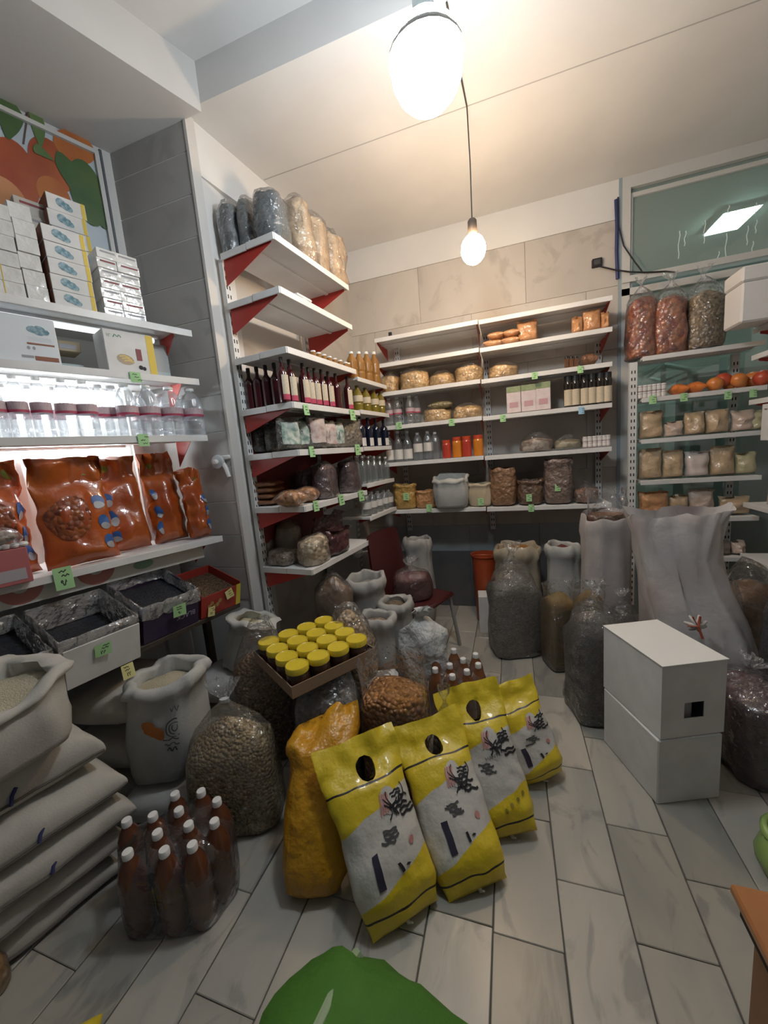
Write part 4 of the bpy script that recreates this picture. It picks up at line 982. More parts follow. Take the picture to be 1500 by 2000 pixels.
for i, (S, x0, x1, y0, y1, sb, m, lb, fm) in enumerate(((SGE[6], 502, 536, 1034, 1100, .12, NUTS, 'bag of walnuts next to the pillar on the lowest shelf', FILM), (SGE[6], 548, 592, 1016, 1098, .20, mat('tan_paper', (.26, .19, .13), .5, (.32, .24, .17), 12, bump=(14, .6), coat=.5), 'tall tan bag in the middle of the lowest shelf', FILM), (SGE[6], 532, 582, 1070, 1104, .07, NUTS, 'low bag of grey nuts at the front of the lowest shelf', FILM), (G[6], 596, 640, 1042, 1100, .07, PALEN, 'bag of pale nuts at the corner of the lowest shelf', FILM))):
    p, w, h, rz = S.put(x0, x1, y0, y1, sb); clear_bag(p, w, .15, h * .85, h, m, lb, 'bag', 'nut_bag', rz, seed=i + 4, sq=2.4, knot=False, wr=.25, n=20, fm=fm, dome=.12)
for i, (x0, x1, y0, y1, sb) in enumerate(((600, 668, 1000, 1068, .20), (632, 676, 1030, 1066, .06))):
    p, w, h, rz = G[6].put(x0, x1, y0, y1, sb); pouch(p, min(w, .36), max(h, .1), .12, MAROON, rz, ('large maroon pouch leaning at the back of the lowest shelf', 'small maroon pouch lying at the edge of the lowest shelf')[i], 'bag', None, 'maroon_pouch', .25, seed=i + 8)
for k, (S, x, y, lb) in enumerate(((G[3], 595, 790, 'thin green tag on the syrup shelf edge near the corner'), (G[3], 686, 800, 'thin green tag at the far end of the syrup shelf'), (G[4], 606, 872, 'green tag hanging below the herb pouches'), (G[4], 696, 868, 'small green tag at the far end of the herb shelf'), (G[5], 614, 978, 'green tag at the corner of the cake shelf'), (G[5], 664, 966, 'small green tag in the middle of the cake shelf edge'), (G[5], 703, 958, 'small green tag at the far end of the cake shelf'))):
    shelf_tag(S, x, y, 9, 21, GREENTAG, lb)
# corner bay bottles
def row(S, x0, x1, n, y0a, y0b, y1, sb, kind, body, cap, lab, dia, desc, group, **k):
    for i in range(n):
        fr_ = i / max(n - 1, 1); x = x0 + (x1 - x0) * fr_
        p, w, h, rz = S.put(x - 5, x + 5, y0a + (y0b - y0a) * fr_, y1, sb)
        bottle(kind, p, dia, h, body, cap, lab, rz, desc % ORD[i], group=group, **k)
row(SG2[0], 690, 734, 4, 690, 690, 742, .06, 'oil', AMBERB, WCAP, None, .085, '%s amber bottle from the pillar on the top shelf of the corner bay', 'amber bottles in the corner')
row(SG2[1], 701, 748, 4, 752, 760, 803, .06, 'oil', OILB, OILB, LBL_CREAM, .08, '%s green oil bottle from the pillar in the corner bay', 'oil bottles in the corner')
row(SG2[2], 707, 752, 4, 814, 818, 872, .05, 'juice', BLUEB, KCAP, LBL_W, .075, '%s dark blue bottle with a white label in the corner bay', 'dark blue bottles in the corner', panel=(.9, .03, .30))
row(SG2[3], 700, 756, 6, 890, 892, 945, .05, 'jug', GLASS, WCAP, None, .07, '%s clear glass bottle from the pillar in the corner bay', 'clear glass bottles in the corner')
row(SG2[3], 703, 738, 4, 888, 890, 935, .18, 'jug', GLASS, WCAP, None, .07, '%s clear glass bottle from the pillar in the rear row of the corner bay', 'clear glass bottles in the corner')
row(SG2[4], 716, 764, 5, 962, 955, 1002, .06, 'soda', PET, WCAP, LBL_W, .085, '%s clear bottle with a white label on the low corner shelf', 'labelled bottles in the corner')
row(SG2[5], 700, 740, 4, 1060, 1052, 1090, .08, 'soda', PET, WCAP, LBL_W, .075, '%s clear bottle on the lowest shelf of the corner bay', 'labelled bottles in the corner')

# ================================================================== GOODS ON THE BACK WALL
def b(i, x0, x1, y0, y1, sb=.12): return SB[i].put(x0, x1, y0, y1, sb)
p = ony(762, 652, YB + .05); t = thing('shelf_clip', 'small black clip standing on the top shelf of the back wall', 'clip', (p[0], p[1], SB[0].z)); MB().rbox(-.014, .014, -.008, .008, 0, .045, .002).build('jaw', BLACK, t, smooth=False); MB().rbox(-.02, .02, -.012, .012, 0, .008, .002).build('base', BLACK, t, smooth=False)
for k, (x0, x1, y0, y1, zb, lb) in enumerate(((943, 980, 658, 676, 0, 'tan packet lying at the bay joint on the second shelf'), (978, 1013, 655, 670, 0, 'tan packet lying in the middle of the small pile'), (954, 985, 645, 661, .055, 'tan packet on top of the pile next to the bay joint'), (983, 1014, 638, 655, .055, 'tan packet on top of the pile next to the upright one'))):
    p, w, h, rz = b(1, x0, x1, y0, y1, .10); lying((p[0], p[1], p[2] + zb), w * 1.05, .15, .062, ORPK, rz + random.uniform(-.15, .15), lb, 'packet', 'tan packets on the back wall', seed=k)
for k, (x0, x1, y0, y1, lb) in enumerate(((1010, 1050, 629, 668, 'upright tan packet beside the small pile'), (1116, 1138, 622, 648, 'short tan packet near the glass partition'), (1137, 1173, 607, 644, 'tall tan packet near the glass partition'), (1173, 1190, 612, 640, 'small tan packet at the shelf end by the partition'))):
    p, w, h, rz = b(1, x0, x1, y0, y1, .10); pouch(p, w, h, .09, ORPK, rz, lb, 'packet', 'tan packets on the back wall', seed=k + 3, top=.10)
for k, (i, x0, x1, y0, y1, lb) in enumerate(((2, 747, 782, 722, 764, 'round pasta bag in the corner of the third shelf'), (2, 781, 840, 712, 760, 'large pasta bag, second on the third shelf'), (2, 839, 889, 724, 752, 'low pasta bag in the middle of the third shelf'), (2, 888, 942, 708, 744, 'pasta bag tied at the bay joint'), (2, 953, 1012, 708, 738, 'pasta bag right of the bay joint'), (3, 828, 884, 792, 818, 'pasta bag beside the pink-labelled bottles'), (3, 886, 943, 788, 812, 'low pasta bag at the bay joint of the fourth shelf'))):
    p, w, h, rz = b(i, x0, x1, y0, y1, .13); clear_bag(p, w, .2, h * .72, h, PASTA, lb, 'bag', 'pasta_bag', rz, seed=k, sq=2.2, knot=False, wr=.12, n=22, group='pasta bags on the back wall', dome=.12)
p, w, h, rz = b(3, 838, 886, 775, 796, .12); lying((p[0], p[1], p[2] + .10), w, .16, .07, packm('olive_pack', (.16, .13, .06), (.22, .18, .09), 40), rz, 'olive green packet lying on the pasta bag', 'packet', seed=3)
for k, x in enumerate((1107, 1116, 1125)):
    p, w, h, rz = b(2, x - 4.5, x + 4.5, 697, 714, .08); bottle('jar', p, w, h, BROWNM, KCAP, None, 0, '%s small dark jar on the third shelf near the partition' % ORD[k].capitalize(), 'jar', 'small dark jars', 'small_jar')
p, w, h, rz = b(2, 1132, 1166, 692, 712, .10); lying(p, w, .15, h, BROWNM, rz, 'low dark brown bag beside the small dark jars', 'bag', seed=5)
for k, (x, y0, y1) in enumerate(((762, 772, 824), (778, 770, 823), (802, 768, 820), (815, 770, 818))):
    p, w, h, rz = b(3, x - 8, x + 8, y0, y1, .08 if k < 3 else .16); bottle('water', p, .075, h, PET, WCAP, LBL_PINK, rz, '%s clear bottle with a pink label from the corner, on the back wall' % ORD[k].capitalize(), group='pink-labelled bottles on the back wall', band2=LBL_RED)
PINKBOX = mat('pink_white_box', (.60, .50, .50), .5, (.66, .58, .58), 20, coat=.3); GREENTOP = mat('green_print_top', (.20, .26, .11), .5, (.30, .34, .2), 25)
for k, (x0, x1, y0, y1) in enumerate(((990, 1018, 757, 810), (1018, 1047, 753, 807), (1046, 1075, 748, 803))):
    p, w, h, rz = b(3, x0, x1, y0, y1, .09); t = carton(p, w * .98, .10, h, PINKBOX, '%s pink and white packet with a green top on the back wall' % ('Left', 'Middle', 'Right')[k], rz, 'tall_packet', 'packet', 'pink and white packets')
    MB().box(-w * .485, w * .485, -.0515, .0515, h * .78, h * .995).build('green_top', GREENTOP, t, smooth=False); MB().box(-w * .3, w * .3, -.0515, -.05, h * .2, h * .4).build('pink_print', mat('soft_pink', (.52, .30, .33), .5), t, smooth=False)
for k, x in enumerate((1110, 1124, 1142, 1156, 1172, 1186)):
    p, w, h, rz = b(3, x - 7, x + 7, 735 - k * 1.5, 795, .07); bottle('jar', p, .062, h, mat('dark_glass_jar', (.02, .015, .012), .12, coat=.5), KCAP, LBL_CREAM, 0, '%s dark jar with a cream label from the pink packets' % ORD[k].capitalize(), 'jar', 'dark jars with cream labels', 'sauce_jar', panel=(1.2, .04, .55))
for k, (x, y0, kd, lb) in enumerate(((762, 840, 'jug', LBL_W), (780, 840, 'jug', LBL_W), (798, 842, 'jug', LBL_W), (818, 845, 'soda', LBL_W), (838, 842, 'soda', LBL_W), (852, 844, 'soda', None))):
    p, w, h, rz = b(4, x - 10, x + 10, y0, 895, .09); bottle(kd, p, .085, h, PET, WCAP, lb, 0, '%s clear bottle with a white label from the corner, on the fifth shelf' % ORD[k].capitalize(), group='clear bottles on the fifth shelf')
for k, (x0, x1, y0, red) in enumerate(((864, 882, 860, 1), (884, 903, 854, 0), (903, 922, 852, 1), (922, 948, 850, 0))):
    p, w, h, rz = b(4, x0, x1, y0, 891, .08); bottle('jar', p, min(w, .085), h, mat('red_pickle', (.45, .05, .03), .2, coat=.6) if red else mat('orange_pickle', (.60, .20, .02), .2, coat=.6), mat('orange_red_cap', (.50, .06, .02), .4), None, 0, '%s jar with a red lid from the left, on the fifth shelf' % ('Small red', 'First orange', 'Second red', 'Wide orange')[k], 'jar', 'pickle jars on the fifth shelf', 'pickle_jar')
p, w, h, rz = b(4, 1015, 1081, 845, 884, .12); clear_bag(p, w, .2, h * .6, h, mat('white_brown_mix', (.20, .13, .09), .6, (.42, .36, .30), 30, kind='voronoi'), 'flat clear bag with brown and white goods on the fifth shelf', 'bag', 'clear_bag', 0, 4, 2.2, knot=False, n=20)
p, w, h, rz = b(4, 1082, 1136, 850, 878, .12); clear_bag(p, w, .18, h * .6, h, mat('green_brown_mix', (.16, .13, .06), .6, (.34, .30, .2), 30, kind='voronoi'), 'flat clear bag with greenish goods beside the small jars', 'bag', 'clear_bag', 0, 6, 2.2, knot=False, n=20)
for k in range(12):
    rI, c = divmod(k, 6); x = 1143 + c * 9.4
    p, w, h, rz = b(4, x - 4.4, x + 4.4, 862, 873, .06); bottle('jar', (p[0], p[1], p[2] + rI * .042), .036, .040, LBL_PINK, WCAP, LBL_W, 0, 'small white and pink pot, %s from the left in the %s layer near the partition' % (ORD[c], ('lower', 'upper')[rI]), 'jar', 'small pots on the back wall', 'small_pot', n=10)
# sacks on the lowest shelf of the back wall
YELG = mat('yellow_lentils', (.48, .29, .07), .7, (.58, .37, .11), 150, kind='voronoi'); ORL = mat('orange_lentils', (.50, .24, .09), .7, (.60, .32, .13), 150, kind='voronoi')
p, w, h, rz = b(5, 773, 814, 946, 989, .10); open_sack(p, w, .15, h, packm('yellow_film_sack', (.42, .25, .06), (.50, .31, .09), 100, .7), YELG, 'small open bag of yellow lentils in the corner of the low shelf', 'bag', 'lentil_bag', seed=2, roll=.008)
p, w, h, rz = b(5, 814, 854, 958, 989, .10); open_sack(p, w, .14, h, packm('orange_film_sack', (.46, .22, .09), (.54, .28, .12), 100, .7), ORL, 'small open bag of orange lentils beside the yellow one', 'bag', 'lentil_bag', seed=3, roll=.008)
p, w, h, rz = b(5, 850, 916, 932, 990, .05); open_sack(p, w, .22, h, SACKW2, mat('flour_white', (.58, .57, .54), .9), 'white sack of flour bulging over the low shelf edge', 'sack', 'flour_sack', seed=4, roll=.012, rimtilt=(0, .25), bulge=1.0, lean=(0, -.1))
p, w, h, rz = b(5, 917, 960, 944, 986, .10); open_sack(p, w, .15, h, mat('beige_sack', (.46, .38, .26), .8, (.52, .44, .32), 10), SEEDS, 'small beige open sack beside the flour sack', 'sack', 'small_sack', seed=5, roll=.010)
p, w, h, rz = b(5, 960, 1009, 914, 988, .10); open_sack(p, w, .16, h, packm('brown_film_sack', (.23, .12, .06), (.29, .16, .085), 100, .5), BROWNM, 'tall brown bag of spice at the bay joint of the low shelf', 'bag', 'spice_bag', seed=6, roll=.004)
p, w, h, rz = b(5, 1012, 1060, 938, 987, .10); open_sack(p, w, .16, h, packm('dark_film_sack', (.12, .07, .045), (.18, .11, .07), 100, .7), REDP, 'short dark brown bag with a green tag on the low shelf', 'bag', 'spice_bag', seed=7, roll=.010)
p, w, h, rz = b(5, 1063, 1118, 898, 985, .10); open_sack(p, w, .18, h, packm('greybrown_film_sack', (.17, .12, .10), (.26, .19, .16), 100, .7), BROWNM, 'tallest grey-brown bag with a rolled white rim on the low shelf', 'bag', 'spice_bag', seed=8, roll=.010)
p, w, h, rz = b(5, 1121, 1168, 940, 986, .10); clear_bag(p, w, .16, h * .6, h, BROWNM, 'dark clear bag at the partition end of the low shelf', 'bag', 'clear_bag', 0, 9, 2.4, n=20)
for k, (i, x, y, m, lb) in enumerate(((5, 793, 963, GREENTAG, 'green tag stuck on the yellow lentil bag'), (5, 838, 985, GREENTAG, 'green tag below the orange lentil bag'), (5, 939, 973, GREENTAG, 'green tag on the small beige sack'), (5, 1033, 965, GREENTAG, 'green tag on the short dark brown bag'), (5, 1037, 985, GREENTAG, 'green tag on the shelf edge below the dark brown bag'), (5, 1089, 945, GREENTAG, 'green tag on the tallest grey-brown bag'), (3, 779, 825, GREENTAG, 'green tag below the pink-labelled bottles of the back wall'), (3, 882, 818, GREENTAG, 'green tag below the pasta bags of the fourth shelf'), (3, 982, 810, GREENTAG, 'green tag right of the bay joint on the fourth shelf'), (3, 1135, 795, BLUETAG, 'blue tag below the dark jars with cream labels'), (2, 1044, 727, GREENTAG, 'green tag in the middle of the third shelf edge'), (2, 1133, 715, GREENTAG, 'green tag near the partition on the third shelf edge'))):
    onbag = k in (0, 2, 3, 5)
    shelf_tag(SB[i], x, y, 11, 14, m, lb, off=.006 if not onbag else (-.015 if k != 3 else -.01))

# ================================================================== GOODS BEFORE THE GLASS
def r(i, x0, x1, y0, y1, sb=.10): return SR[i].put(x0, x1, y0, y1, sb)
CANDY = mat('red_brown_candy', (.22, .035, .02), .35, (.42, .14, .05), 26, bump=(26, .8, 'voronoi', .02), kind='voronoi', coat=.7)
TANBEAN = mat('tan_green_beans', (.15, .10, .05), .5, (.26, .18, .09), 50, bump=(50, .8, 'voronoi', .015), kind='voronoi', coat=.5)
for k, (x0, x1, y0, y1, ytop, m, lb) in enumerate(((1222, 1278, 592, 690, 540, CANDY, 'clear bag of red-brown sweets overhanging the shelf end'), (1272, 1338, 590, 690, 535, CANDY, 'clear bag of red sweets tied with a knot'), (1336, 1408, 580, 690, 522, TANBEAN, 'clear bag of tan beans tied with a knot'))):
    p, w, h, rz = r(0, x0, x1, y0, y1, .12 - .02 * k); _, _, h2, _ = r(0, x0, x1, ytop, y1, .12)
    if k == 0: p = (max(p[0], XR0 + .02), p[1], p[2])
    clear_bag(p, w * 1.05, .2, h, h2, m, lb, 'bag', 'sweet_bag', 0, k + 2, 2.8, n=24, wr=.16)
for k in range(12):
    rI, c = divmod(k, 6); x = 1250 + c * 9
    p, w, h, rz = r(1, x - 4.5, x + 4.5, 762, 774, .04); bottle('jar', (p[0], p[1], p[2] + rI * .048), .040, .046, LBL_PINK, WCAP, LBL_W, 0, 'small white pot, %s from the upright in the %s layer before the glass' % (ORD[c], ('lower', 'upper')[rI]), 'jar', 'small pots before the glass', 'small_pot', n=10)
for k, (x0, x1, y0, m, lb) in enumerate(((1308, 1340, 750, ORANGEPK, 'flat orange packet beside the small white pots'), (1340, 1373, 746, ORANGEPK, 'flat orange packet next to the fruit bags'))):
    p, w, h, rz = r(1, x0, x1, y0, 768, .06); lying(p, w, .12, max(h, .06), m, 0, lb, 'packet', 'orange packets before the glass', seed=k)
FRUIT = mat('orange_fruit', (.62, .17, .04), .4, (.70, .28, .06), 6, coat=.4); FRUITR = mat('red_fruit', (.48, .05, .03), .4, (.58, .12, .04), 6, coat=.4)
for k, (x, y, rad, m) in enumerate(((1396, 752, 17, FRUIT), (1412, 742, 17, FRUITR), (1424, 753, 14, FRUIT), (1442, 742, 17, FRUIT), (1447, 755, 12, FRUIT), (1470, 745, 20, FRUIT), (1490, 738, 20, FRUITR), (1484, 752, 14, FRUIT))):
    p, w, h, rz = r(1, x - rad, x + rad, y - rad, y + rad, .07 + .03 * (k % 3)); q = ony(x, y, YR + .07 + .03 * (k % 3)); R_ = w / 2
    t = thing('orange_fruit', '%s orange or red fruit from the left, in the heap before the glass' % ORD[k].capitalize(), 'fruit', (q[0], q[1], max(q[2] - R_, SR[1].z)), 0, 'fruit heap before the glass')
    MB().lathe([(.05 * R_, .04 * R_)] + [(R_ * math.sin(a), R_ - R_ * .94 * math.cos(a)) for a in np.linspace(.2, 2.95, 9)] + [(.05 * R_, R_ * 1.88)], 14).build('skin', m, t, angle=180)
    MB().lathe([(.006, 1.86 * R_), (.004, 1.95 * R_)], 6).build('stalk', KRAFT, t)
for k, (i, x0, x1, y0, y1, m, lb) in enumerate((
    (2, 1245, 1294, 806, 854, TANPK, 'wide tan flour packet next to the upright'), (2, 1295, 1333, 826, 852, PINKPK, 'low pinkish flour packet with a folded top'), (2, 1334, 1374, 808, 850, TANPK, 'square tan flour packet, third from the upright'), (2, 1375, 1421, 803, 849, TANPK, 'square tan flour packet, fourth from the upright'), (2, 1425, 1472, 804, 847, PINKPK, 'pinkish flour packet, fifth from the upright'), (2, 1474, 1512, 803, 845, GREENPK, 'greenish packet at the picture edge'),
    (3, 1244, 1291, 880, 934, TANPK, 'tan packet next to the upright on the shelf of five packets'), (3, 1292, 1333, 882, 933, TANPK, 'tan packet, second on the shelf of five packets'), (3, 1335, 1383, 884, 933, mat('white_flour_pack', (.58, .50, .46), .45, (.64, .56, .52), 9, bump=(12, .5), coat=.9), 'whitish packet in the middle of the shelf of five packets'), (3, 1383, 1432, 874, 932, TANPK, 'tall tan packet, fourth on the shelf of five packets'), (3, 1432, 1475, 886, 931, GREENPK, 'greenish packet, last on the shelf of five packets'),
    (4, 1244, 1305, 962, 1004, ORPK, 'golden packet below the upright foot'), (4, 1305, 1342, 968, 1010, TANPK, 'stacked tan packets beside the golden one'), (4, 1342, 1392, 958, 1015, PINKPK, 'clear whitish packet behind the large white bag'), (4, 1400, 1462, 972, 1022, TANPK, 'broad tan packet right of the large white bag'),
    (5, 1388, 1424, 1060, 1105, mat('grey_brown_pack', (.16, .13, .10), .5, (.22, .18, .14), 12, coat=.5), 'grey-brown packet on the lowest shelf before the glass'), (5, 1424, 1452, 1058, 1105, PINKPK, 'pinkish packet on the lowest shelf before the glass'))):
    p, w, h, rz = r(i, x0, x1, y0, y1, .09); pouch(p, w * .98, h * 1.02, .11, m, 0, lb, 'packet', 'flour packets before the glass', 'flour_packet', seed=k + 11, top=.10)
for k, (i, x, y, lb) in enumerate(((1, 1274, 773, 'green tag below the small white pots before the glass'), (1, 1335, 768, 'green tag below the orange packets'), (1, 1421, 764, 'green tag below the fruit heap'), (1, 1470, 760, 'green tag below the red fruit'))):
    shelf_tag(SR[i], x, y, 14, 16, GREENTAG, lb)
# white foam box and packets on the right wall unit
p = ony(1408, 630, 3.05); q = ony(1425, 520, 3.05)
fa = ony(1446, 632, 2.98); fb = float(ony(1446, 522, 2.98)[2]) - float(fa[2])
ft = thing('foam_box', 'white foam box on top of the right wall shelving', 'box', (fa[0], 2.98, fa[2] + .003)); MB().rbox(0, .62, 0, .20, .0, fb * .72, .010).build('body', mat('foam_white', (.66, .64, .62), .8), ft, smooth=False); MB().rbox(-.004, .624, -.004, .204, fb * .722, fb, .010).build('lid', MATS['foam_white'], ft, smooth=False)
sh = add_shelf(urr, 1.3, .35, float(fa[2]), .03, brackets=(True, True), bh=.09)
def rr(i, x0, x1, y0, y1, Y):
    a = ony((x0 + x1) / 2, y0, Y); w = ony(x1, y1, Y)[0] - ony(x0, y1, Y)[0]; return (float(a[0]), Y, zRR[i]), float(w), max(float(a[2]) - zRR[i], .08)
for k, (i, x0, x1, y0, y1, Y, m, lb) in enumerate(((0, 1462, 1512, 665, 700, 3.0, packm('orange_brown_pack', (.40, .16, .07), (.48, .22, .1), 14), 'orange-brown packet on the top shelf of the right wall'), (1, 1476, 1520, 735, 790, 2.95, packm('dark_brown_pack', (.14, .06, .035), (.2, .09, .05), 14), 'dark brown packet on the second shelf of the right wall'), (2, 1456, 1484, 943, 993, 3.05, PINKPK, 'first whitish packet standing on the right wall shelf'), (2, 1478, 1512, 948, 1000, 2.92, PINKPK, 'second whitish packet at the picture edge'), (3, 1450, 1500, 1010, 1085, 2.9, GREENPK, 'yellowish packet on the low shelf of the right wall'))):
    p, w, h = rr(i, x0, x1, y0, y1, Y); pouch((max(p[0], XRR + .08), p[1], p[2]), w, min(h, .3), .12, m, -.5, lb, 'packet', 'packets on the right wall', seed=k + 40, top=.1)
p = ony(1490, 865, 3.0)
t = thing('hanging_card', 'white card hanging from the right wall shelf edge', 'card', (XRR - .012, 2.98, 1.66), -math.pi / 2); MB().rbox(-.07, .07, -.002, .002, -.22, 0, .001).build('paper', WHITECARD, t, smooth=False); MB().lathe([(.012, 0), (.012, .003)], 10).build('hole', BROWNPR, t).location = (-.03, .0, -.03)

# ================================================================== CARTONS ON THE SLANTED BENCH, LEFT
A_B = math.radians(13.0); DB = np.array([math.sin(A_B), math.cos(A_B), 0]); NB = np.array([-math.cos(A_B), math.sin(A_B), 0])
OB = np.array([-1.775, .95, .735]); TILT = math.radians(15)
bench = thing('display_bench', 'dark slanted wooden bench carrying the open cartons', 'bench', OB, rz_of(DB))
bt = MB().rbox(-.40, .885, 0, .37, -.03, 0, .003).build('bench_top', mat('dark_wood', (.055, .04, .03), .7, (.08, .06, .045), 14), bench, smooth=False); bt.rotation_euler = (TILT, 0, 0)
for x in (-.36, .86):
    for y in (.345,): MB().box(x - .02, x + .02, y - .02, y + .02, -.735, -.03 + y * math.tan(TILT) - .012).build('leg', MATS['dark_wood'], bench, smooth=False)
def open_carton(x, w, d, h, m, content, label, fillk=.75, liner=True, yoff=0.0):
    t = thing('open_carton', label, 'box'); t.location = tuple(OB + DB * (x + w / 2) + NB * yoff + np.array([0, 0, .003])); 
    t.rotation_euler = (Matrix.Rotation(rz_of(DB), 4, 'Z') @ Matrix.Rotation(TILT, 4, 'X')).to_euler()
    e = .004
    for nm, a in (('front_wall', (-w / 2, w / 2, 0, e)), ('rear_wall', (-w / 2, w / 2, d - e, d)), ('side_wall', (-w / 2, -w / 2 + e, e, d - e)), ('side_wall', (w / 2 - e, w / 2, e, d - e))):
        MB().box(*a, .001, h if nm == 'front_wall' else h * 1.12).build(nm, m, t, smooth=False)
    MB().box(-w / 2, w / 2, 0, d, .0, .004).build('base', m, t, smooth=False)
    fx = lambda u, v: (u * (w / 2 - .006), d / 2 + v * (d / 2 - .008), h * fillk * (.88 + .12 * (1 - u * u) * (1 - v * v)) + .006 * nz(u * 6, v * 6, 0, x * 9))
    MB().grid(fx, 14, 18).build('contents', content, t)
    if liner:   # thin film draped over the walls
        mb = MB()
        def prof(s):  # 0 inside .. 1 outside
            return s
        n = 48; per = []
        for k in range(n):
            a = k / n * 4; sd, fr_ = int(a), a - int(a)
            c = [(-1 + 2 * fr_, -1), (1, -1 + 2 * fr_), (1 - 2 * fr_, 1), (-1, 1 - 2 * fr_)][sd]; per.append(c)
        rings = []
        for s, (off, zz) in enumerate(((-.018, h * fillk), (-.012, h * .95), (-.002, h * 1.16), (.003, h * 1.13), (.006, h * .95), (.007, h * .72))):
            rg = []
            for k, (u, v) in enumerate(per):
                wob = .006 * nz(u * 5, v * 5, s * .8, x * 7) ; dz = .035 * max(0, nz(u * 3, v * 3, s * .3 + 4, x * 7)) if s in (4, 5) else .014 * nz(u * 6, v * 6, s, x * 5)
                rg.append((u * (w / 2 + off) + wob, d / 2 + v * (d / 2 + off) + wob, zz + dz))
            rings.append(rg)
        mb.loft(rings, False, False).build('liner', FILM2, t, angle=80)
    return t
GREYCARD = mat('grey_carton', (.20, .17, .14), .7)
tg = open_carton(0.0, .295, .34, .16, GREYCARD, BLACKR, 'grey carton of dark raisins with a white flap folded down in front', .40)
fl = MB().rbox(-.145, .145, -.026, -.020, -.035, .150, .0015).build('front_flap', WHITECARD, tg, smooth=False)
tp = open_carton(.322, .285, .34, .175, mat('purple_carton', (.035, .022, .06), .55, (.05, .03, .07), 5), BLACKR, 'dark purple carton lined with film and full of black raisins', .85)
mb = MB(); text_on(mb, lambda u, v: (u * .14, -.0, v * .0925 + .0925), 'BLACK', .46, -.12, .24, .42, .012, math.pi); mb.build('lettering', mat('lilac_ink', (.34, .32, .40), .6), tp)
tr_ = open_carton(.624, .255, .30, .13, mat('red_carton', (.34, .035, .025), .5), RAISIN, 'red carton of brown raisins with a yellow edge', .85, False)
MB().box(.098, .128, -.0016, .0, .0, .133).build('yellow_edge', mat('carton_yellow', (.66, .55, .06), .5), tr_, smooth=False)
mb = MB(); text_on(mb, lambda u, v: (u * .1275, 0, v * .065 + .065), 'EE', .56, .15, .26, .62, .0018); mb.build('lettering', mat('pale_pink_ink', (.55, .25, .2), .6), tr_)
fr2 = lambda u, v: (u * .1275, 0, v * .065 + .065)
mb = MB(); [ellipse(mb, fr2, -.62 + .13 * k, -.05 + .22 * math.sin(k * 2), .09, .22, .0018 + .0003 * k, n=9) for k in range(5)]; mb.build('nut_print', mat('nut_print', (.30, .16, .05), .5, (.45, .28, .10), 60), tr_)
td = open_carton(-.385, .36, .36, .15, mat('dark_carton', (.05, .03, .025), .7), BLACKR, 'dark carton cut by the picture edge', .7, True)
def world_of(t, q):
    m = Matrix.Translation(t.location) @ t.rotation_euler.to_matrix().to_4x4(); return m @ Vector(q)
def tag_on(t, q, w, h, m, label, txt=None, roll=0.0):
    p = world_of(t, q); k = price_tag(tuple(p), w, h, m, label, rz_of(DB), seed=nxt(), txt=txt); k.rotation_euler = (TILT, roll, rz_of(DB)); return k
tag_on(tg, (-.01, -.028, .125), .062, .055, GREENTAG, 'green tag on the white flap of the grey carton', '۲۸')
tag_on(tp, (.02, -.022, .165), .065, .062, GREENTAG, 'green tag on the front of the purple carton', '۹۰')
tag_on(tr_, (.035, -.004, .125), .048, .055, YELLOWTAG, 'yellow tag stuck near the letters of the red carton', None, -.3)
tag_on(tr_, (-.07, -.005, .06), .040, .055, YELLOWTAG, 'yellow tag at the bottom of the red carton', '۲۲', .1)

# ================================================================== SACKS ON THE LEFT
pa, pb = onz(245, 1700), onz(20, 1895); dp = (pa - pb) / np.linalg.norm(pa - pb); npn = np.array([-dp[1], dp[0], 0])
INKK = mat('sack_ink', (.07, .07, .075), .8)
zc_ = 0.0
pile_spec = ((238, 1690, .10, .00), (244, 1640, .10, .02), (258, 1590, .115, .04), (236, 1524, .135, .03), (196, 1420, .17, -.02))
zb = 0.0
for i, (x, y, th_, jut) in enumerate(pile_spec):
    c = onpl(x, y, pa, npn); L_, W_ = .78, .50
    ctr = c - dp * (L_ / 2 - .01) + npn * (W_ / 2 - jut); ctr[2] = zb
    t = thing('flour_sack', 'closed white flour sack, %s from the floor in the pile' % ORD[i], 'sack', (ctr[0], ctr[1], zb), rz_of(dp) + random.uniform(-.03, .03), 'pile of flour sacks')
    mb, f = pillow_mb(L_, W_, th_ * 1.10, i + 2, 26, 22, edge=.05, p=.24, rough=.03); mb.V = [(a, b_, z + th_ * .55 - .30 * th_ * max(abs(b_) / (W_ / 2), abs(a) / (L_ / 2)) ** 8) for a, b_, z in mb.V]; crumple(mb, .008, 7, i); mb.build('sack_body', SACKW, t, angle=80)
    path = [f(u, -1, 1) for u in np.linspace(-.98, .98, 24)]; m_ = MB(); m_.V = [(a, b_ - .003, z + th_ * .25) for a, b_, z in path]; crumple(m_, .008, 7, i)
    MB().tube(m_.V, .0045, 6).build('seam', SEAM, t)
    if i in (2, 3, 4):
        MB().tube([(L_ * .18, -W_ / 2 * .93, th_ * .5), (L_ * .16, -W_ / 2 * .97, th_ * .40), (L_ * .15, -W_ / 2 * 1.0, th_ * .25)], .006, 6).build('thread_tail', THREAD, t)
    zb += th_ * 1.05
c = onpl(70, 1430, pa, npn)
open_sack((c[0] - .11, c[1] - .05, zb - .002), .36, .32, .25, SACKW, GRAIN, 'open flour sack with its mouth folded, lying on top of the pile', 'sack', 'flour_sack', rz_of(dp), 5, 2.8, roll=.03, fill=.80, rimtilt=(.10, .15), crum=.025)
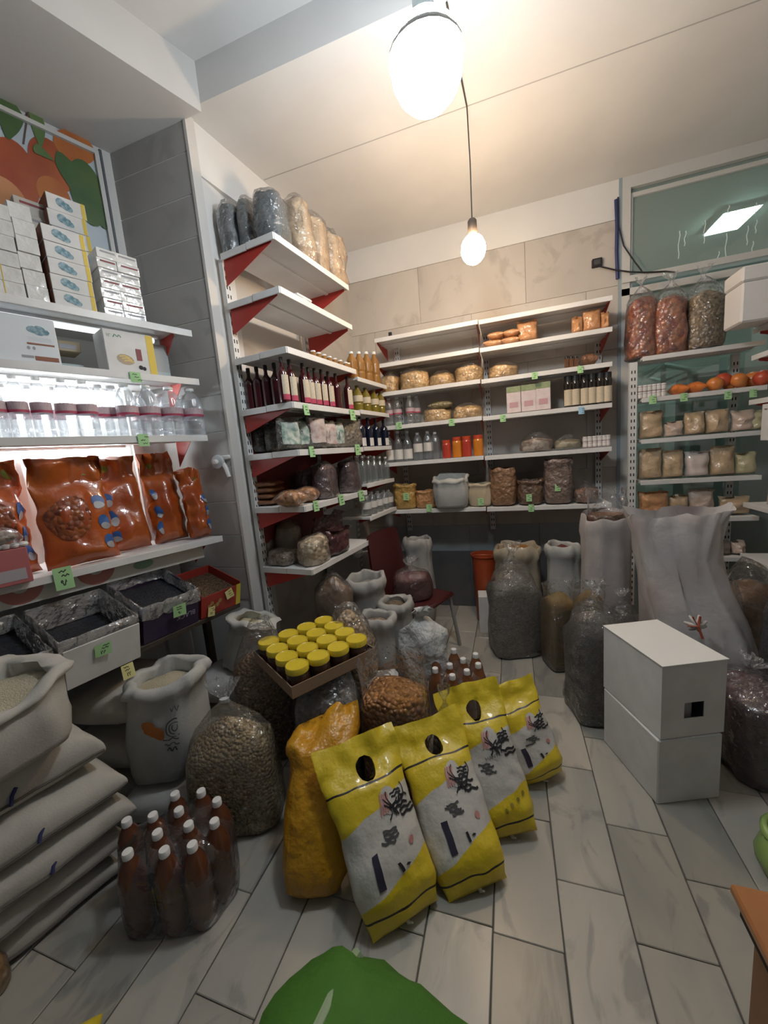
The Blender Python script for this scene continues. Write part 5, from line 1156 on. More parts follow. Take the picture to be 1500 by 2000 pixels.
# sack with the printed emblem, standing on a lying one
lying((-1.54, 1.20, .004), .38, .38, .18, SACKW2, math.radians(14), 'white printed sack lying under the open rice sack', 'sack', None, 'flour_sack', 9, nu=22, nv=18, p=.32, edge=.05)
os_ = open_sack((-1.57, 1.19, .185), .31, .27, .46, SACKW2, GRAIN, 'open white rice sack with an orange emblem and dark lettering', 'sack', 'rice_sack', math.radians(14), 7, 3.0, roll=.030, fill=.86, lean=(.10, .05), crum=.014)
def sackf(w, d, h, lean, seed, sq, n=30, bulge=1.06, crum=.014):
    prof = [(0.0, .80), (.03, .93), (.12, 1.0), (.4, bulge), (.7, 1.02), (.86, .97)]
    def f(u, v):
        z = (v + 1) / 2 * .86; r = np.interp(z, [p[0] for p in prof], [p[1] for p in prof]); a = -math.pi / 2 + u * 1.1
        cc, s = math.cos(a), math.sin(a); e = 2 / sq; g = 1 + .10 * nz(cc * 1.6, s * 1.6, z * h * 9, seed) + .045 * min(1, max(0, (z - .5) / .35)) * math.sin((9 + seed % 5) * a + seed) * (.6 + .4 * math.sin(3 * a + seed * 2))
        q = (lean[0] * z * h + w / 2 * r * math.copysign(abs(cc) ** e, cc) * g, lean[1] * z * h + d / 2 * r * math.copysign(abs(s) ** e, s) * g, z * h)
        m_ = MB(); m_.V = [q]; return crumple(m_, crum, 2.4 / min(w, d), seed).V[0]
    return f
f = sackf(.31, .27, .46, (.10, .05), 7, 3.0)
mb = MB(); ellipse(mb, f, .12, .32, .13, .20, .006, n=16, ang=.5); ellipse(mb, f, .02, .48, .06, .18, .007, n=10, ang=.2); mb.build('orange_emblem', mat('orange_emblem', (.50, .17, .04), .7), os_)
mb = MB(); [ribbon(mb, f, [(.50 + r_ * .20 * math.cos(a), .42 + r_ * .26 * math.sin(a)) for a in np.linspace(a0, a0 + 4.6, 16)], .022, .007) for r_, a0 in ((1, 1.2), (.66, .2), (.35, 2.2))]
scribble(mb, f, .40, .04, .36, .14, .03, 4, 2, .007); scribble(mb, f, .46, -.14, .26, .10, .035, 8, 1, .007); scribble(mb, f, .46, .84, .22, .10, .03, 9, 1, .008); mb.build('lettering', INKK, os_)
# further sacks towards the pillar
lying((-1.90, 1.27, .385), .40, .44, .20, SACKW, math.radians(12), 'white sack wedged below the cartons beside the yellow tag', 'sack', None, 'flour_sack', 12, nu=20, nv=16, p=.32)
lying((-1.90, 1.27, .17), .42, .46, .19, SACKW, math.radians(10), 'lower white sack on the floor under the cartons', 'sack', None, 'flour_sack', 13, nu=20, nv=16, p=.32)
lying((-1.90, 1.27, .004), .42, .46, .155, SACKW, math.radians(14), 'flattened white sack at the bottom under the cartons', 'sack', None, 'flour_sack', 16, nu=20, nv=16, p=.32)
q = onpl(236, 1290, OB, NB)
k = price_tag((q[0] + .06, q[1] - .02, q[2]), .05, .065, YELLOWTAG, 'yellow tag hanging below the white flap of the grey carton', rz_of(DB), seed=31, txt='۲۲')
lying((-1.62, 1.69, .004), .40, .36, .21, SACKW2, math.radians(15), 'bulging white sack on the floor between the cartons and the peanut bag', 'sack', None, 'flour_sack', 14, nu=22, nv=18, p=.32)
lying((-1.60, 1.69, .225), .40, .35, .18, SACKW2, math.radians(12), 'pale sack with dark lettering on the bulging white sack', 'sack', None, 'flour_sack', 15, nu=22, nv=18, p=.32)
open_sack((-1.53, 1.72, .41), .23, .24, .26, SACKW2, mat('yellow_flour', (.50, .46, .30), .9), 'open white sack of yellowish flour leaning below the red carton', 'sack', 'flour_sack', .3, 17, 2.4, roll=.028, fill=.82, lean=(.35, .05), rimtilt=(-.25, -.15), crum=.016)

# ================================================================== PACKS OF BOTTLES IN SHRINK FILM
def bottle_pack(caps, z, dia, fill, label, name='bottle_pack', cat='bottle pack', filmtop=True):
    P_ = [onz(x, y, z) for x, y in caps]; cx_, cy_ = np.mean([p[0] for p in P_]), np.mean([p[1] for p in P_])
    # push neighbours apart so that no two bottles share room
    Q = [np.array([p[0], p[1]]) for p in P_]
    for _ in range(60):
        for i in range(len(Q)):
            for j in range(i):
                v = Q[i] - Q[j]; dd = np.linalg.norm(v)
                if dd < dia * 1.01: s_ = v / (dd + 1e-6) * (dia * 1.01 - dd) / 2; Q[i] = Q[i] + s_; Q[j] = Q[j] - s_
    t = thing(name, label, cat, (cx_, cy_, 0))
    prof, cp, lb = BOT['water']
    bm_ = MB().lathe([(r_ * dia / 2, zz * z) for r_, zz in prof], 14).mesh('bottle'); cm = MB().lathe([(dia * .17, z * .92), (dia * .19, z * .925), (dia * .19, z * .99), (dia * .17, z)], 12).mesh('cap')
    for q in Q:
        b_ = link('bottle', bm_, fill, t); b_.location = (q[0] - cx_, q[1] - cy_, .002); c_ = link('cap', cm, WCAP, b_)
    # film around the hull
    pts = [(q[0] - cx_ + dia * .53 * math.cos(a), q[1] - cy_ + dia * .53 * math.sin(a)) for q in Q for a in np.linspace(0, 2 * math.pi, 12, endpoint=False)]
    pts = sorted(set((round(a, 4), round(b_, 4)) for a, b_ in pts))
    def half(ps):
        h_ = []
        for p in ps:
            while len(h_) >= 2 and (h_[-1][0] - h_[-2][0]) * (p[1] - h_[-2][1]) - (h_[-1][1] - h_[-2][1]) * (p[0] - h_[-2][0]) <= 0: h_.pop()
            h_.append(p)
        return h_
    lo, up_ = half(pts), half(pts[::-1]); hull = lo[:-1] + up_[:-1]
    per = [0]; 
    for i in range(len(hull)): a, b_ = hull[i], hull[(i + 1) % len(hull)]; per.append(per[-1] + math.hypot(b_[0] - a[0], b_[1] - a[1]))
    n = 44; ring = []
    for k_ in range(n):
        s_ = per[-1] * k_ / n; i = max(j for j in range(len(hull)) if per[j] <= s_ + 1e-9); a, b_ = hull[i], hull[(i + 1) % len(hull)]; f_ = (s_ - per[i]) / max(per[i + 1] - per[i], 1e-9)
        ring.append((a[0] + (b_[0] - a[0]) * f_, a[1] + (b_[1] - a[1]) * f_))
    rg = []
    for zz, sc in ((.001, .96), (.01, 1.0), (z * .3, 1.01), (z * .55, 1.0), (z * .68, .97), (z * .80, .84), (z * .86, .6), (z * .87, .25)):
        rg.append([(x * sc * (1 + .015 * nz(x * 20, y * 20, zz * 20, 2)), y * sc * (1 + .015 * nz(x * 20, y * 20, zz * 20, 2)), zz + (.02 * nz(x * 14, y * 14, 3) if zz > z * .7 else 0)) for x, y in ring])
    MB().loft(rg).build('shrink_film', SHRINK, t, angle=80)
    return t
bottle_pack(((340, 1553), (381, 1553), (423, 1562), (300, 1590), (344, 1586), (364, 1607), (415, 1606), (303, 1625), (322, 1655), (375, 1645), (253, 1600), (268, 1650)), .305, .089, TEA, 'film-wrapped pack of brown drink bottles with white caps on the near floor')
bottle_pack(((886, 1268), (928, 1277), (850, 1280), (905, 1286), (934, 1296), (878, 1297), (850, 1305), (911, 1309), (884, 1318)), .34, .092, TEA2, 'film-wrapped pack of amber drink bottles behind the yellow rice bags')

# ================================================================== CLEAR BAGS AND SACKS, MIDDLE OF THE FLOOR
def cb(x0, x1, yf, yt, yb, Y, content, label, dep=None, z0=0.0, **k):
    xm = (x0 + x1) / 2; c = ony(xm, (yf + yb) / 2, Y); w = ony(x1, (yf + yb) / 2, Y)[0] - ony(x0, (yf + yb) / 2, Y)[0]
    hf, ht = float(ony(xm, yf, Y)[2]) - z0, float(ony(xm, yt, Y)[2]) - z0
    return clear_bag((c[0], Y, z0), float(w), dep or float(w) * .8, max(hf, .05), max(ht, .08), content, label, **k)
WTIE = mat('white_tie', (.55, .55, .54), .6)
cb(400, 528, 1440, 1335, 1620, 1.18, PEANUT, 'large clear bag of peanuts tied at the top, standing on the floor', rz=.4, seed=3, sq=4.5, tie=WTIE, dep=.22, dome=.20, crum=.007, wr=.05)
cb(480, 578, 1290, 1212, 1500, 1.58, SOYA, 'tall clear bag of brown soya chunks beside the tray of jars', rz=.4, seed=4, sq=4.0, knot=False, dep=.22)
cb(592, 700, 1345, 1300, 1480, 1.50, mat('silver_dark_goods', (.07, .07, .065), .4, (.22, .21, .19), 40, bump=(30, .9), coat=.7), 'clear bag of dark goods under the tray of jars', rz=.3, seed=6, sq=4.0, knot=False, dep=.24, dome=.02)
# tray of jars with yellow lids
ZT = .66
lids = [(540, 1242), (602, 1207), (681, 1258), (620, 1299)]
A_, B_, C_, D_ = [onz(x, y, ZT) for x, y in lids]
ctr = (A_ + B_ + C_ + D_) / 4; ax = ((D_ - A_) + (C_ - B_)) / 2; ay = ((B_ - A_) + (C_ - D_)) / 2; rz_t = math.atan2(ax[1], ax[0])
sx, sy = np.linalg.norm(ax) / 3, np.linalg.norm(ay) / 3; sx = sy = max(.098, min(.125, (sx + sy) / 2)); dj = sx * .99
JH = .105
tray = thing('jar_tray', 'open cardboard tray holding sixteen jars with yellow lids', 'tray', (ctr[0], ctr[1], ZT - JH - .006), rz_t)
hw = sx * 2.04
MB().box(-hw, hw, -hw, hw, 0, .005).build('base', KRAFT, tray, smooth=False)
for nm, a in (('side', (-hw - .004, hw + .004, -hw - .004, -hw)), ('side', (-hw - .004, hw + .004, hw, hw + .004)), ('side', (-hw - .004, -hw, -hw, hw)), ('side', (hw, hw + .004, -hw, hw))):
    MB().box(*a, 0, .055).build(nm, KRAFT, tray, smooth=False)
jb = MB().lathe([(dj * .46, 0), (dj * .48, .004), (dj * .48, JH - .04), (dj * .44, JH - .03)], 20).mesh('glass'); jl = MB().lathe([(dj * .465, JH - .030), (dj * .49, JH - .027), (dj * .49, JH - .004), (dj * .465, JH), (dj * .44, JH - .002), (dj * .43, JH - .004)], 24).mesh('lid')
HONEY = mat('dark_jam', (.05, .022, .012), .15, coat=.5)
for i in range(4):
    for j in range(4):
        q = np.array([math.cos(rz_t), math.sin(rz_t), 0]) * (i - 1.5) * sx + np.array([-math.sin(rz_t), math.cos(rz_t), 0]) * (j - 1.5) * sx
        t = thing('jam_jar', 'jar with yellow lid, %s in the %s row of the tray' % (ORD[i], ORD[j]), 'jar', (ctr[0] + q[0], ctr[1] + q[1], ZT - JH), rz_t, 'jars with yellow lids in the tray')
        link('glass', jb, HONEY, t); link('lid', jl, YLID, t)
# bags and sacks behind the tray
cb(642, 734, 1240, 1180, 1330, 1.86, mat('pale_chips', (.34, .23, .13), .5, (.55, .42, .27), 40, bump=(40, 1.0, 'voronoi', .02), kind='voronoi', coat=.3), 'pointed clear bag of pale chips behind the tray of jars', seed=8, sq=2.8, knot=False, rz=.2, dome=.25)
cb(622, 690, 1150, 1122, 1260, 2.16, mat('tan_goods', (.17, .10, .05), .5, (.25, .16, .09), 24, coat=.5), 'clear bag of tan goods below the shelf corner', seed=9, sq=2.6, knot=False)
def sk(x0, x1, yt, yb, Y, sackm, content, label, dep=None, z0=0.0, **k):
    xm = (x0 + x1) / 2; c = ony(xm, yt + 10, Y); w = float(ony(x1, yt + 20, Y)[0] - ony(x0, yt + 20, Y)[0]); h = float(ony(xm, yt + 8, Y)[2]) - z0
    return open_sack((c[0], Y, z0), w * .94, (dep or w * .9), h, sackm, content, label, **k)
SACKG = mat('grey_sack', (.42, .41, .385), .75, (.34, .335, .32), 9)
sk(678, 748, 1118, 1190, 2.42, SACKG, SEEDS, 'grey open sack of dried herbs below the low corner shelf', seed=11, roll=.022, fill=.9)
sk(742, 802, 1164, 1215, 2.38, SACKG, mat('brown_herb', (.10, .075, .05), .7, (.18, .14, .10), 60, kind='voronoi'), 'open sack with a rolled pale rim in front of the chair', seed=12, roll=.026, fill=.92)
sk(704, 766, 1194, 1230, 2.10, SACKG, mat('mixed_nuts', (.16, .11, .07), .6, (.34, .26, .18), 45, kind='voronoi', bump=(45, .9, 'voronoi', .02)), 'low open sack of mixed nuts beside the white paper bundle', seed=13, roll=.024, fill=.9)
WPAPER = mat('white_wrap', (.58, .60, .60), .6, (.50, .52, .52), 8, bump=(9, .6)); WPLAST = mat('white_plastic', (.58, .59, .58), .5, (.50, .51, .50), 7, bump=(9, 1.0, 'noise', .05))
c = ony(742, 1270, 1.82); tb = thing('paper_bundle', 'white paper bundle tied with string beside the chips bag', 'parcel', (c[0], 1.82, 0), .3); crumple(MB().rbox(-.09, .09, -.08, .08, 0, .34, .02), .01, 9, 2).build('wrapping', WPAPER, tb, smooth=False)
mb = MB().tube([(-.095, -.085, .25), (.095, -.085, .25)], .003, 5); mb.tube([(0, -.086, .1), (0, -.086, .34)], .003, 5); mb.build('string', KRAFT, tb)
cb(788, 876, 1235, 1190, 1330, 2.16, WPLAST, 'white carrier bag knotted at the top behind the amber bottle pack', seed=14, sq=2.4, fm=WPLAST, knot=True, crum=.034, wr=.2)
cb(712, 838, 1345, 1290, 1470, 1.55, CHIPS, 'large clear bag of golden chips with its mouth open', seed=15, sq=3.4, open_top=True, dome=.05, crum=.014)
cb(846, 902, 1425, 1340, 1500, 1.53, mat('grey_nuts', (.16, .13, .10), .5, (.36, .31, .26), 40, kind='voronoi', bump=(40, .9, 'voronoi', .02), coat=.4), 'small clear bag of grey nuts with a long twisted neck', seed=16, sq=2.6)

# chair with goods
ch = thing('chair', 'dark maroon plastic chair with pale legs by the back wall', 'chair', (float(ony(804, 1115, 2.74)[0]) + .03, 2.74, 0), math.radians(68))
MAR = mat('maroon_plastic', (.065, .014, .014), .4)
MB().rbox(-.21, .21, -.21, .21, .41, .45, .015).build('seat', MAR, ch)
mb = MB().grid(lambda u, v: (u * .20 * (1 - .12 * max(0, v) ** 2), .215 + .05 * (v + 1) / 2 * 1.2 + .02 * u * u, .70 + .26 * v * (1 - .12 * u ** 4)), 10, 10); mb.grid(lambda u, v: (-u * .20 * (1 - .12 * max(0, v) ** 2), .235 + .05 * (v + 1) / 2 * 1.2 + .02 * u * u, .70 + .26 * v * (1 - .12 * u ** 4)), 10, 10); mb.build('backrest', MAR, ch)
LEGM = mat('pale_grey_leg', (.30, .29, .28), .5)
for a in (-.18, .18):
    for b_ in (-.18, .18): MB().tube([(a, b_, .41), (a * 1.2, b_ * 1.25, 0.005)], .014).build('leg', LEGM, ch)
    MB().tube([(a, .19, .42), (a, .225, .50)], .012).build('back_post', LEGM, ch)
c = ony(800, 1090, 2.72)
clear_bag((c[0], 2.72, .452), .30, .26, .17, .30, REDP, 'clear bag of dark red powder on the maroon chair', 'bag', 'powder_bag', .3, 17, 2.3)
sk(788, 842, 1044, 1090, 3.26, SACKG, REDP, 'open sack of dark red powder behind the chair', seed=18, roll=.018, fill=.92)

# ================================================================== RIGHT CLUSTER
c = ony(946, 1120, 3.30); bk = thing('bucket', 'orange-red plastic bucket behind the seed bag', 'bucket', (c[0], 3.36, 0))
hb = float(ony(946, 1085, 3.30)[2]); RB = mat('red_orange_plastic', (.42, .075, .025), .4)
MB().lathe([(.075, .0), (.085, .02), (.105, hb), (.115, hb), (.115, hb - .012), (.108, hb - .012)], 24, cap1=False).lathe([(.072, .02), (.102, hb)], 24, cap1=False).build('body', RB, bk)
MB().tube([(.11 * math.cos(a), .11 * math.sin(a), hb - .03 - .05 * math.sin(a)) for a in np.linspace(math.pi, 2 * math.pi, 12)], .005, 6).build('handle', RB, bk)
c = onz(948, 1235); carton((c[0] + .02, c[1] + .06, 0), .14, .15, float(ony(948, 1160, c[1] + .05)[2]), WHITECARD, 'small white carton on the floor behind the seed bag', .1)
sk(964, 1056, 1058, 1110, 3.18, mat('beige_plastic_sack', (.44, .38, .28), .5, (.36, .31, .23), 9, coat=.4), mat('orange_brown_powder', (.27, .12, .03), .8, (.34, .16, .045), 10), 'open beige sack of orange-brown spice behind the seed bag', seed=20, roll=.018, fill=.93, crum=.016)
sk(1066, 1134, 1056, 1150, 3.10, SACKW2, REDP, 'open white sack of dark red powder between the spice and the tall sack', seed=21, roll=.020, fill=.93)
cb(955, 1054, 1135, 1058, 1270, 2.84, SEEDS, 'tall clear bag of grey seeds tied at the top, on the marble floor', seed=22, sq=4.5, rz=.35, dep=.25)
cb(1062, 1126, 1170, 1142, 1290, 2.70, OLIVEP, 'clear bag of olive-brown powder next to the seed bag', seed=23, sq=5.0, rz=.3, knot=False, dep=.22, open_top=True, wr=.03, crum=.006)
cb(1118, 1182, 1170, 1132, 1250, 2.52, OLIVEP, 'open clear bag with a curled rim behind the dark seed bag', seed=24, sq=3, open_top=True)
ts = sk(1132, 1234, 1000, 1170, 2.78, mat('pinkish_woven', (.47, .43, .415), .75, (.40, .365, .35), 10, bump=(120, .2)), mat('brown_bark', (.15, .09, .05), .7, (.22, .14, .08), 20), 'tall pale woven sack with an open torn mouth', seed=25, roll=.006, fill=.90, bulge=1.03, rimtilt=(.05, .1), crum=.012)
c = ony(1168, 965, 2.80); clear_bag((float(ts.location.x) - .0, 2.80, float(ony(1180, 1005, 2.78)[2]) - .06), .22, .2, .06, .22, BROWNM, 'crumpled clear bag sticking out of the tall pale sack', 'bag', 'clear_bag', 0, 26, 2.2, wr=.25, open_top=True)
cb(1108, 1216, 1215, 1138, 1400, 2.20, DARKSEED, 'clear bag of dark seeds gathered to a knot, beside the white cartons', seed=27, sq=4.5, rz=.25, dep=.25)
cb(1182, 1246, 1205, 1150, 1300, 2.48, DARKSEED, 'knotted clear bag behind the upper white carton', seed=28, sq=2.6)
# big white plastic bag, half filled, mouth open
WB = mat('thin_white_plastic', (.56, .555, .54), .35, (.50, .43, .41), 3, bump=(6, .7, 'noise', .02), coat=.3)
bx = ony(1310, 1150, 2.42); tw = thing('white_bag', 'large crumpled white plastic bag with an open mouth and a red tie', 'bag', (bx[0] + .06, 2.42, 0), -.12)
zt = float(ony(1310, 998, 2.42)[2]); rings = []
for z, rx_, ry_, ox in ((0.0, .20, .16, .10), (.05, .23, .19, .10), (.25, .24, .20, .08), (.45, .22, .19, .05), (.62, .19, .16, .0), (.78, .185, .13, -.05), (.92, .20, .11, -.06), (1.0, .225, .10, -.06), (.97, .215, .09, -.06), (.80, .165, .08, -.05)):
    rings.append(ring_pts(rx_, ry_, z * zt + .003, 72, 2.6, ox, 0, .0, 5 + z * 2.2, .11, 5))
crumple(crumple(MB().loft(rings, cap1=False), .046, 6.5, 6), .016, 11, 3).build('bag_film', WB, tw, angle=80)
rt_ = ony(1362, 1222, 2.16); d_ = Vector(rt_) - tw.location; d_ = Matrix.Rotation(.12, 3, 'Z') @ d_
mb = MB().tube([d_ + Vector((.01, 0, .05)), d_ + Vector((0, -.01, .0)), d_ + Vector((.02, -.015, -.06))], .006, 6); mb.tube([d_ + Vector((-.02, 0, .045)), d_ + Vector((0, -.01, 0)), d_ + Vector((-.04, 0, -.005))], .004, 6); mb.build('red_tie', mat('red_tie', (.45, .10, .05), .5), tw)
knot = MB(); [knot.tube([d_ + Vector((0, .004, 0)), d_ + Vector((.022 * math.cos(a), .006, .022 * math.sin(a))), d_ + Vector((.045 * math.cos(a), .03, .045 * math.sin(a)))], [.012, .011, .006], 8) for a in np.linspace(.3, 6.0, 7)]; knot.build('gathered_folds', WB, tw, angle=80)
# two white cartons
c0 = onz(1283, 1572); cR = onz(1406, 1558); cL = onz(1190, 1430)
ux = (cR - c0); wbx = float(np.linalg.norm(ux)); ux /= wbx; uy = np.array([-ux[1], ux[0], 0]); dbx = float((cL - c0) @ uy) * .88
zz1 = float(ony(1286, 1446, c0[1])[2]); zz2 = float(ony(1287, 1303, c0[1])[2])
ctr2 = c0 + ux * wbx / 2 + uy * dbx / 2; ang2 = math.atan2(ux[1], ux[0])
t = carton((ctr2[0], ctr2[1], 0), wbx, dbx, zz1 - .004, WHITECARD, 'lower white carton of the two stacked on the marble floor', ang2, 'white_carton', b=.005)
mb = MB()
for s in range(7): mb.box(-wbx / 2 + .01 + s * wbx * .135, -wbx / 2 + .01 + s * wbx * .135 + wbx * .12, -dbx / 2 - .001, -dbx / 2 + .012, zz1 - .012 + random.uniform(-.002, .003), zz1 - .0045)
mb.build('torn_edge', mat('torn_paper', (.62, .66, .66), .8), t, smooth=False)
t = thing('white_carton', 'upper white carton with a hand hole, on top of the other', 'box', (ctr2[0] + .003, ctr2[1] + .006, zz1), ang2 + .022); H2 = zz2 - zz1; e = .004
hx0, hx1, hz0, hz1 = wbx * -.14, wbx * .17, H2 * .25, H2 * .47
MB().box(-wbx / 2, hx0, -dbx / 2, -dbx / 2 + e, 0, H2).box(hx1, wbx / 2, -dbx / 2, -dbx / 2 + e, 0, H2).box(hx0, hx1, -dbx / 2, -dbx / 2 + e, 0, hz0).box(hx0, hx1, -dbx / 2, -dbx / 2 + e, hz1, H2).build('front_wall', WHITECARD, t, smooth=False)
MB().box(-wbx / 2, wbx / 2, dbx / 2 - e, dbx / 2, 0, H2).build('rear_wall', WHITECARD, t, smooth=False)
for s in (-1, 1): MB().box(s * wbx / 2 - (e if s > 0 else 0), s * wbx / 2 + (e if s < 0 else 0), -dbx / 2 + e, dbx / 2 - e, 0, H2).build('side_wall', WHITECARD, t, smooth=False)
MB().box(-wbx / 2 + e, wbx / 2 - e, -dbx / 2 + e, dbx / 2 - e, 0, e).build('base', WHITECARD, t, smooth=False)
MB().rbox(-wbx / 2 - .003, wbx / 2 + .003, -dbx / 2 - .005, dbx / 2 + .002, H2, H2 + .004, .001).build('lid', mat('carton_top', (.74, .73, .70), .7), t, smooth=False)
g_ = MB().rbox(-.05, .03, -dbx / 2 + .03, dbx / 2 - .05, e, H2 * .8, .01).build('goods_inside', mat('grey_foil_goods', (.35, .35, .34), .4), t)
# heap at the right edge
cb(1400, 1530, 1345, 1285, 1500, 1.98, mat('dark_maroon_goods', (.045, .018, .022), .45, (.10, .045, .05), 14, bump=(12, .8), coat=.5), 'large clear bag of dark maroon goods right of the white cartons', seed=30, sq=2.8, knot=True, dep=.36, wr=.16)
cb(1400, 1520, 1150, 1095, 1300, 2.86, mat('brown_loose', (.13, .07, .035), .5, (.22, .13, .07), 12, coat=.4), 'brown plastic bag behind the large white bag at the right', seed=31, sq=2.5, knot=False, dep=.35)
cb(1496, 1570, 1195, 1168, 1330, 2.16, mat('black_blue_plastic', (.012, .014, .022), .3, coat=.6, bump=(8, .8)), 'shiny black plastic bag at the right picture edge', seed=32, sq=2.4, knot=False, dep=.22)
cb(1412, 1446, 1180, 1135, 1300, 2.62, mat('grey_plastic', (.17, .165, .17), .35, (.22, .21, .215), 6, coat=.4, bump=(8, .8)), 'narrow grey plastic bag beside the large white bag', seed=33, sq=2.4, knot=False, dep=.16)

# ================================================================== YELLOW RICE BAGS
def rice_material(name='rice_bag_print'):
    if name in MATS: return MATS[name]
    m, nt, out = _nodes(name)
    p = nt.nodes.new('ShaderNodeBsdfPrincipled'); p.inputs['Roughness'].default_value = .42; p.inputs['Coat Weight'].default_value = .15
    uv = nt.nodes.new('ShaderNodeUVMap'); uv.uv_map = 'print'; sp = nt.nodes.new('ShaderNodeSeparateXYZ'); nt.links.new(uv.outputs[0], sp.inputs[0])
    tilt_ = nt.nodes.new('ShaderNodeMath'); tilt_.operation = 'MULTIPLY_ADD'; nt.links.new(sp.outputs[0], tilt_.inputs[0]); tilt_.inputs[1].default_value = -.16; nt.links.new(sp.outputs[1], tilt_.inputs[2])
    r = nt.nodes.new('ShaderNodeValToRGB'); r.color_ramp.interpolation = 'CONSTANT'; E_ = r.color_ramp.elements
    Y1, W_, K_ = (.66, .50, .022, 1), (.56, .54, .50, 1), (.012, .010, .010, 1)
    E_[0].position, E_[0].color = 0.0, Y1; E_[1].position, E_[1].color = .075, K_
    for pos, c in ((.085, Y1), (.22, W_), (.56, Y1), (.70, K_), (.712, Y1)): e = E_.new(pos); e.color = c
    # the stripe stays level while the colour fields slant
    r2 = nt.nodes.new('ShaderNodeValToRGB'); r2.color_ramp.interpolation = 'CONSTANT'; F_ = r2.color_ramp.elements
    F_[0].position, F_[0].color = 0, Y1; F_[1].position, F_[1].color = .14, W_
    e = F_.new(.50); e.color = Y1
    for el in list(E_): pass
    nt.links.new(sp.outputs[1], r.inputs[0]); nt.links.new(tilt_.outputs[0], r2.inputs[0])
    isk = nt.nodes.new('ShaderNodeValToRGB'); isk.color_ramp.interpolation = 'CONSTANT'; I_ = isk.color_ramp.elements
    I_[0].position, I_[0].color = 0, (0, 0, 0, 1); I_[1].position, I_[1].color = .075, (1, 1, 1, 1)
    for pos, v in ((.086, 0), (.715, 1), (.728, 0)): e = I_.new(pos); e.color = (v, v, v, 1)
    nt.links.new(sp.outputs[1], isk.inputs[0])
    mx = nt.nodes.new('ShaderNodeMixRGB'); nt.links.new(isk.outputs[0], mx.inputs[0]); nt.links.new(r2.outputs[0], mx.inputs[1]); mx.inputs[2].default_value = K_
    nt.links.new(mx.outputs[0], p.inputs['Base Color'])
    b_, _, _ = _bump(nt, 10, .7, 'noise', .02); nt.links.new(b_.outputs[0], p.inputs['Normal'])
    nt.links.new(p.outputs[0], out.inputs[0]); MATS[name] = m; return m
PINKINK = mat('pink_print_ink', (.50, .22, .20), .6); BROWNINK = mat('tan_print_ink', (.50, .36, .20), .6); NAVY = mat('navy_panel', (.03, .025, .05), .5)
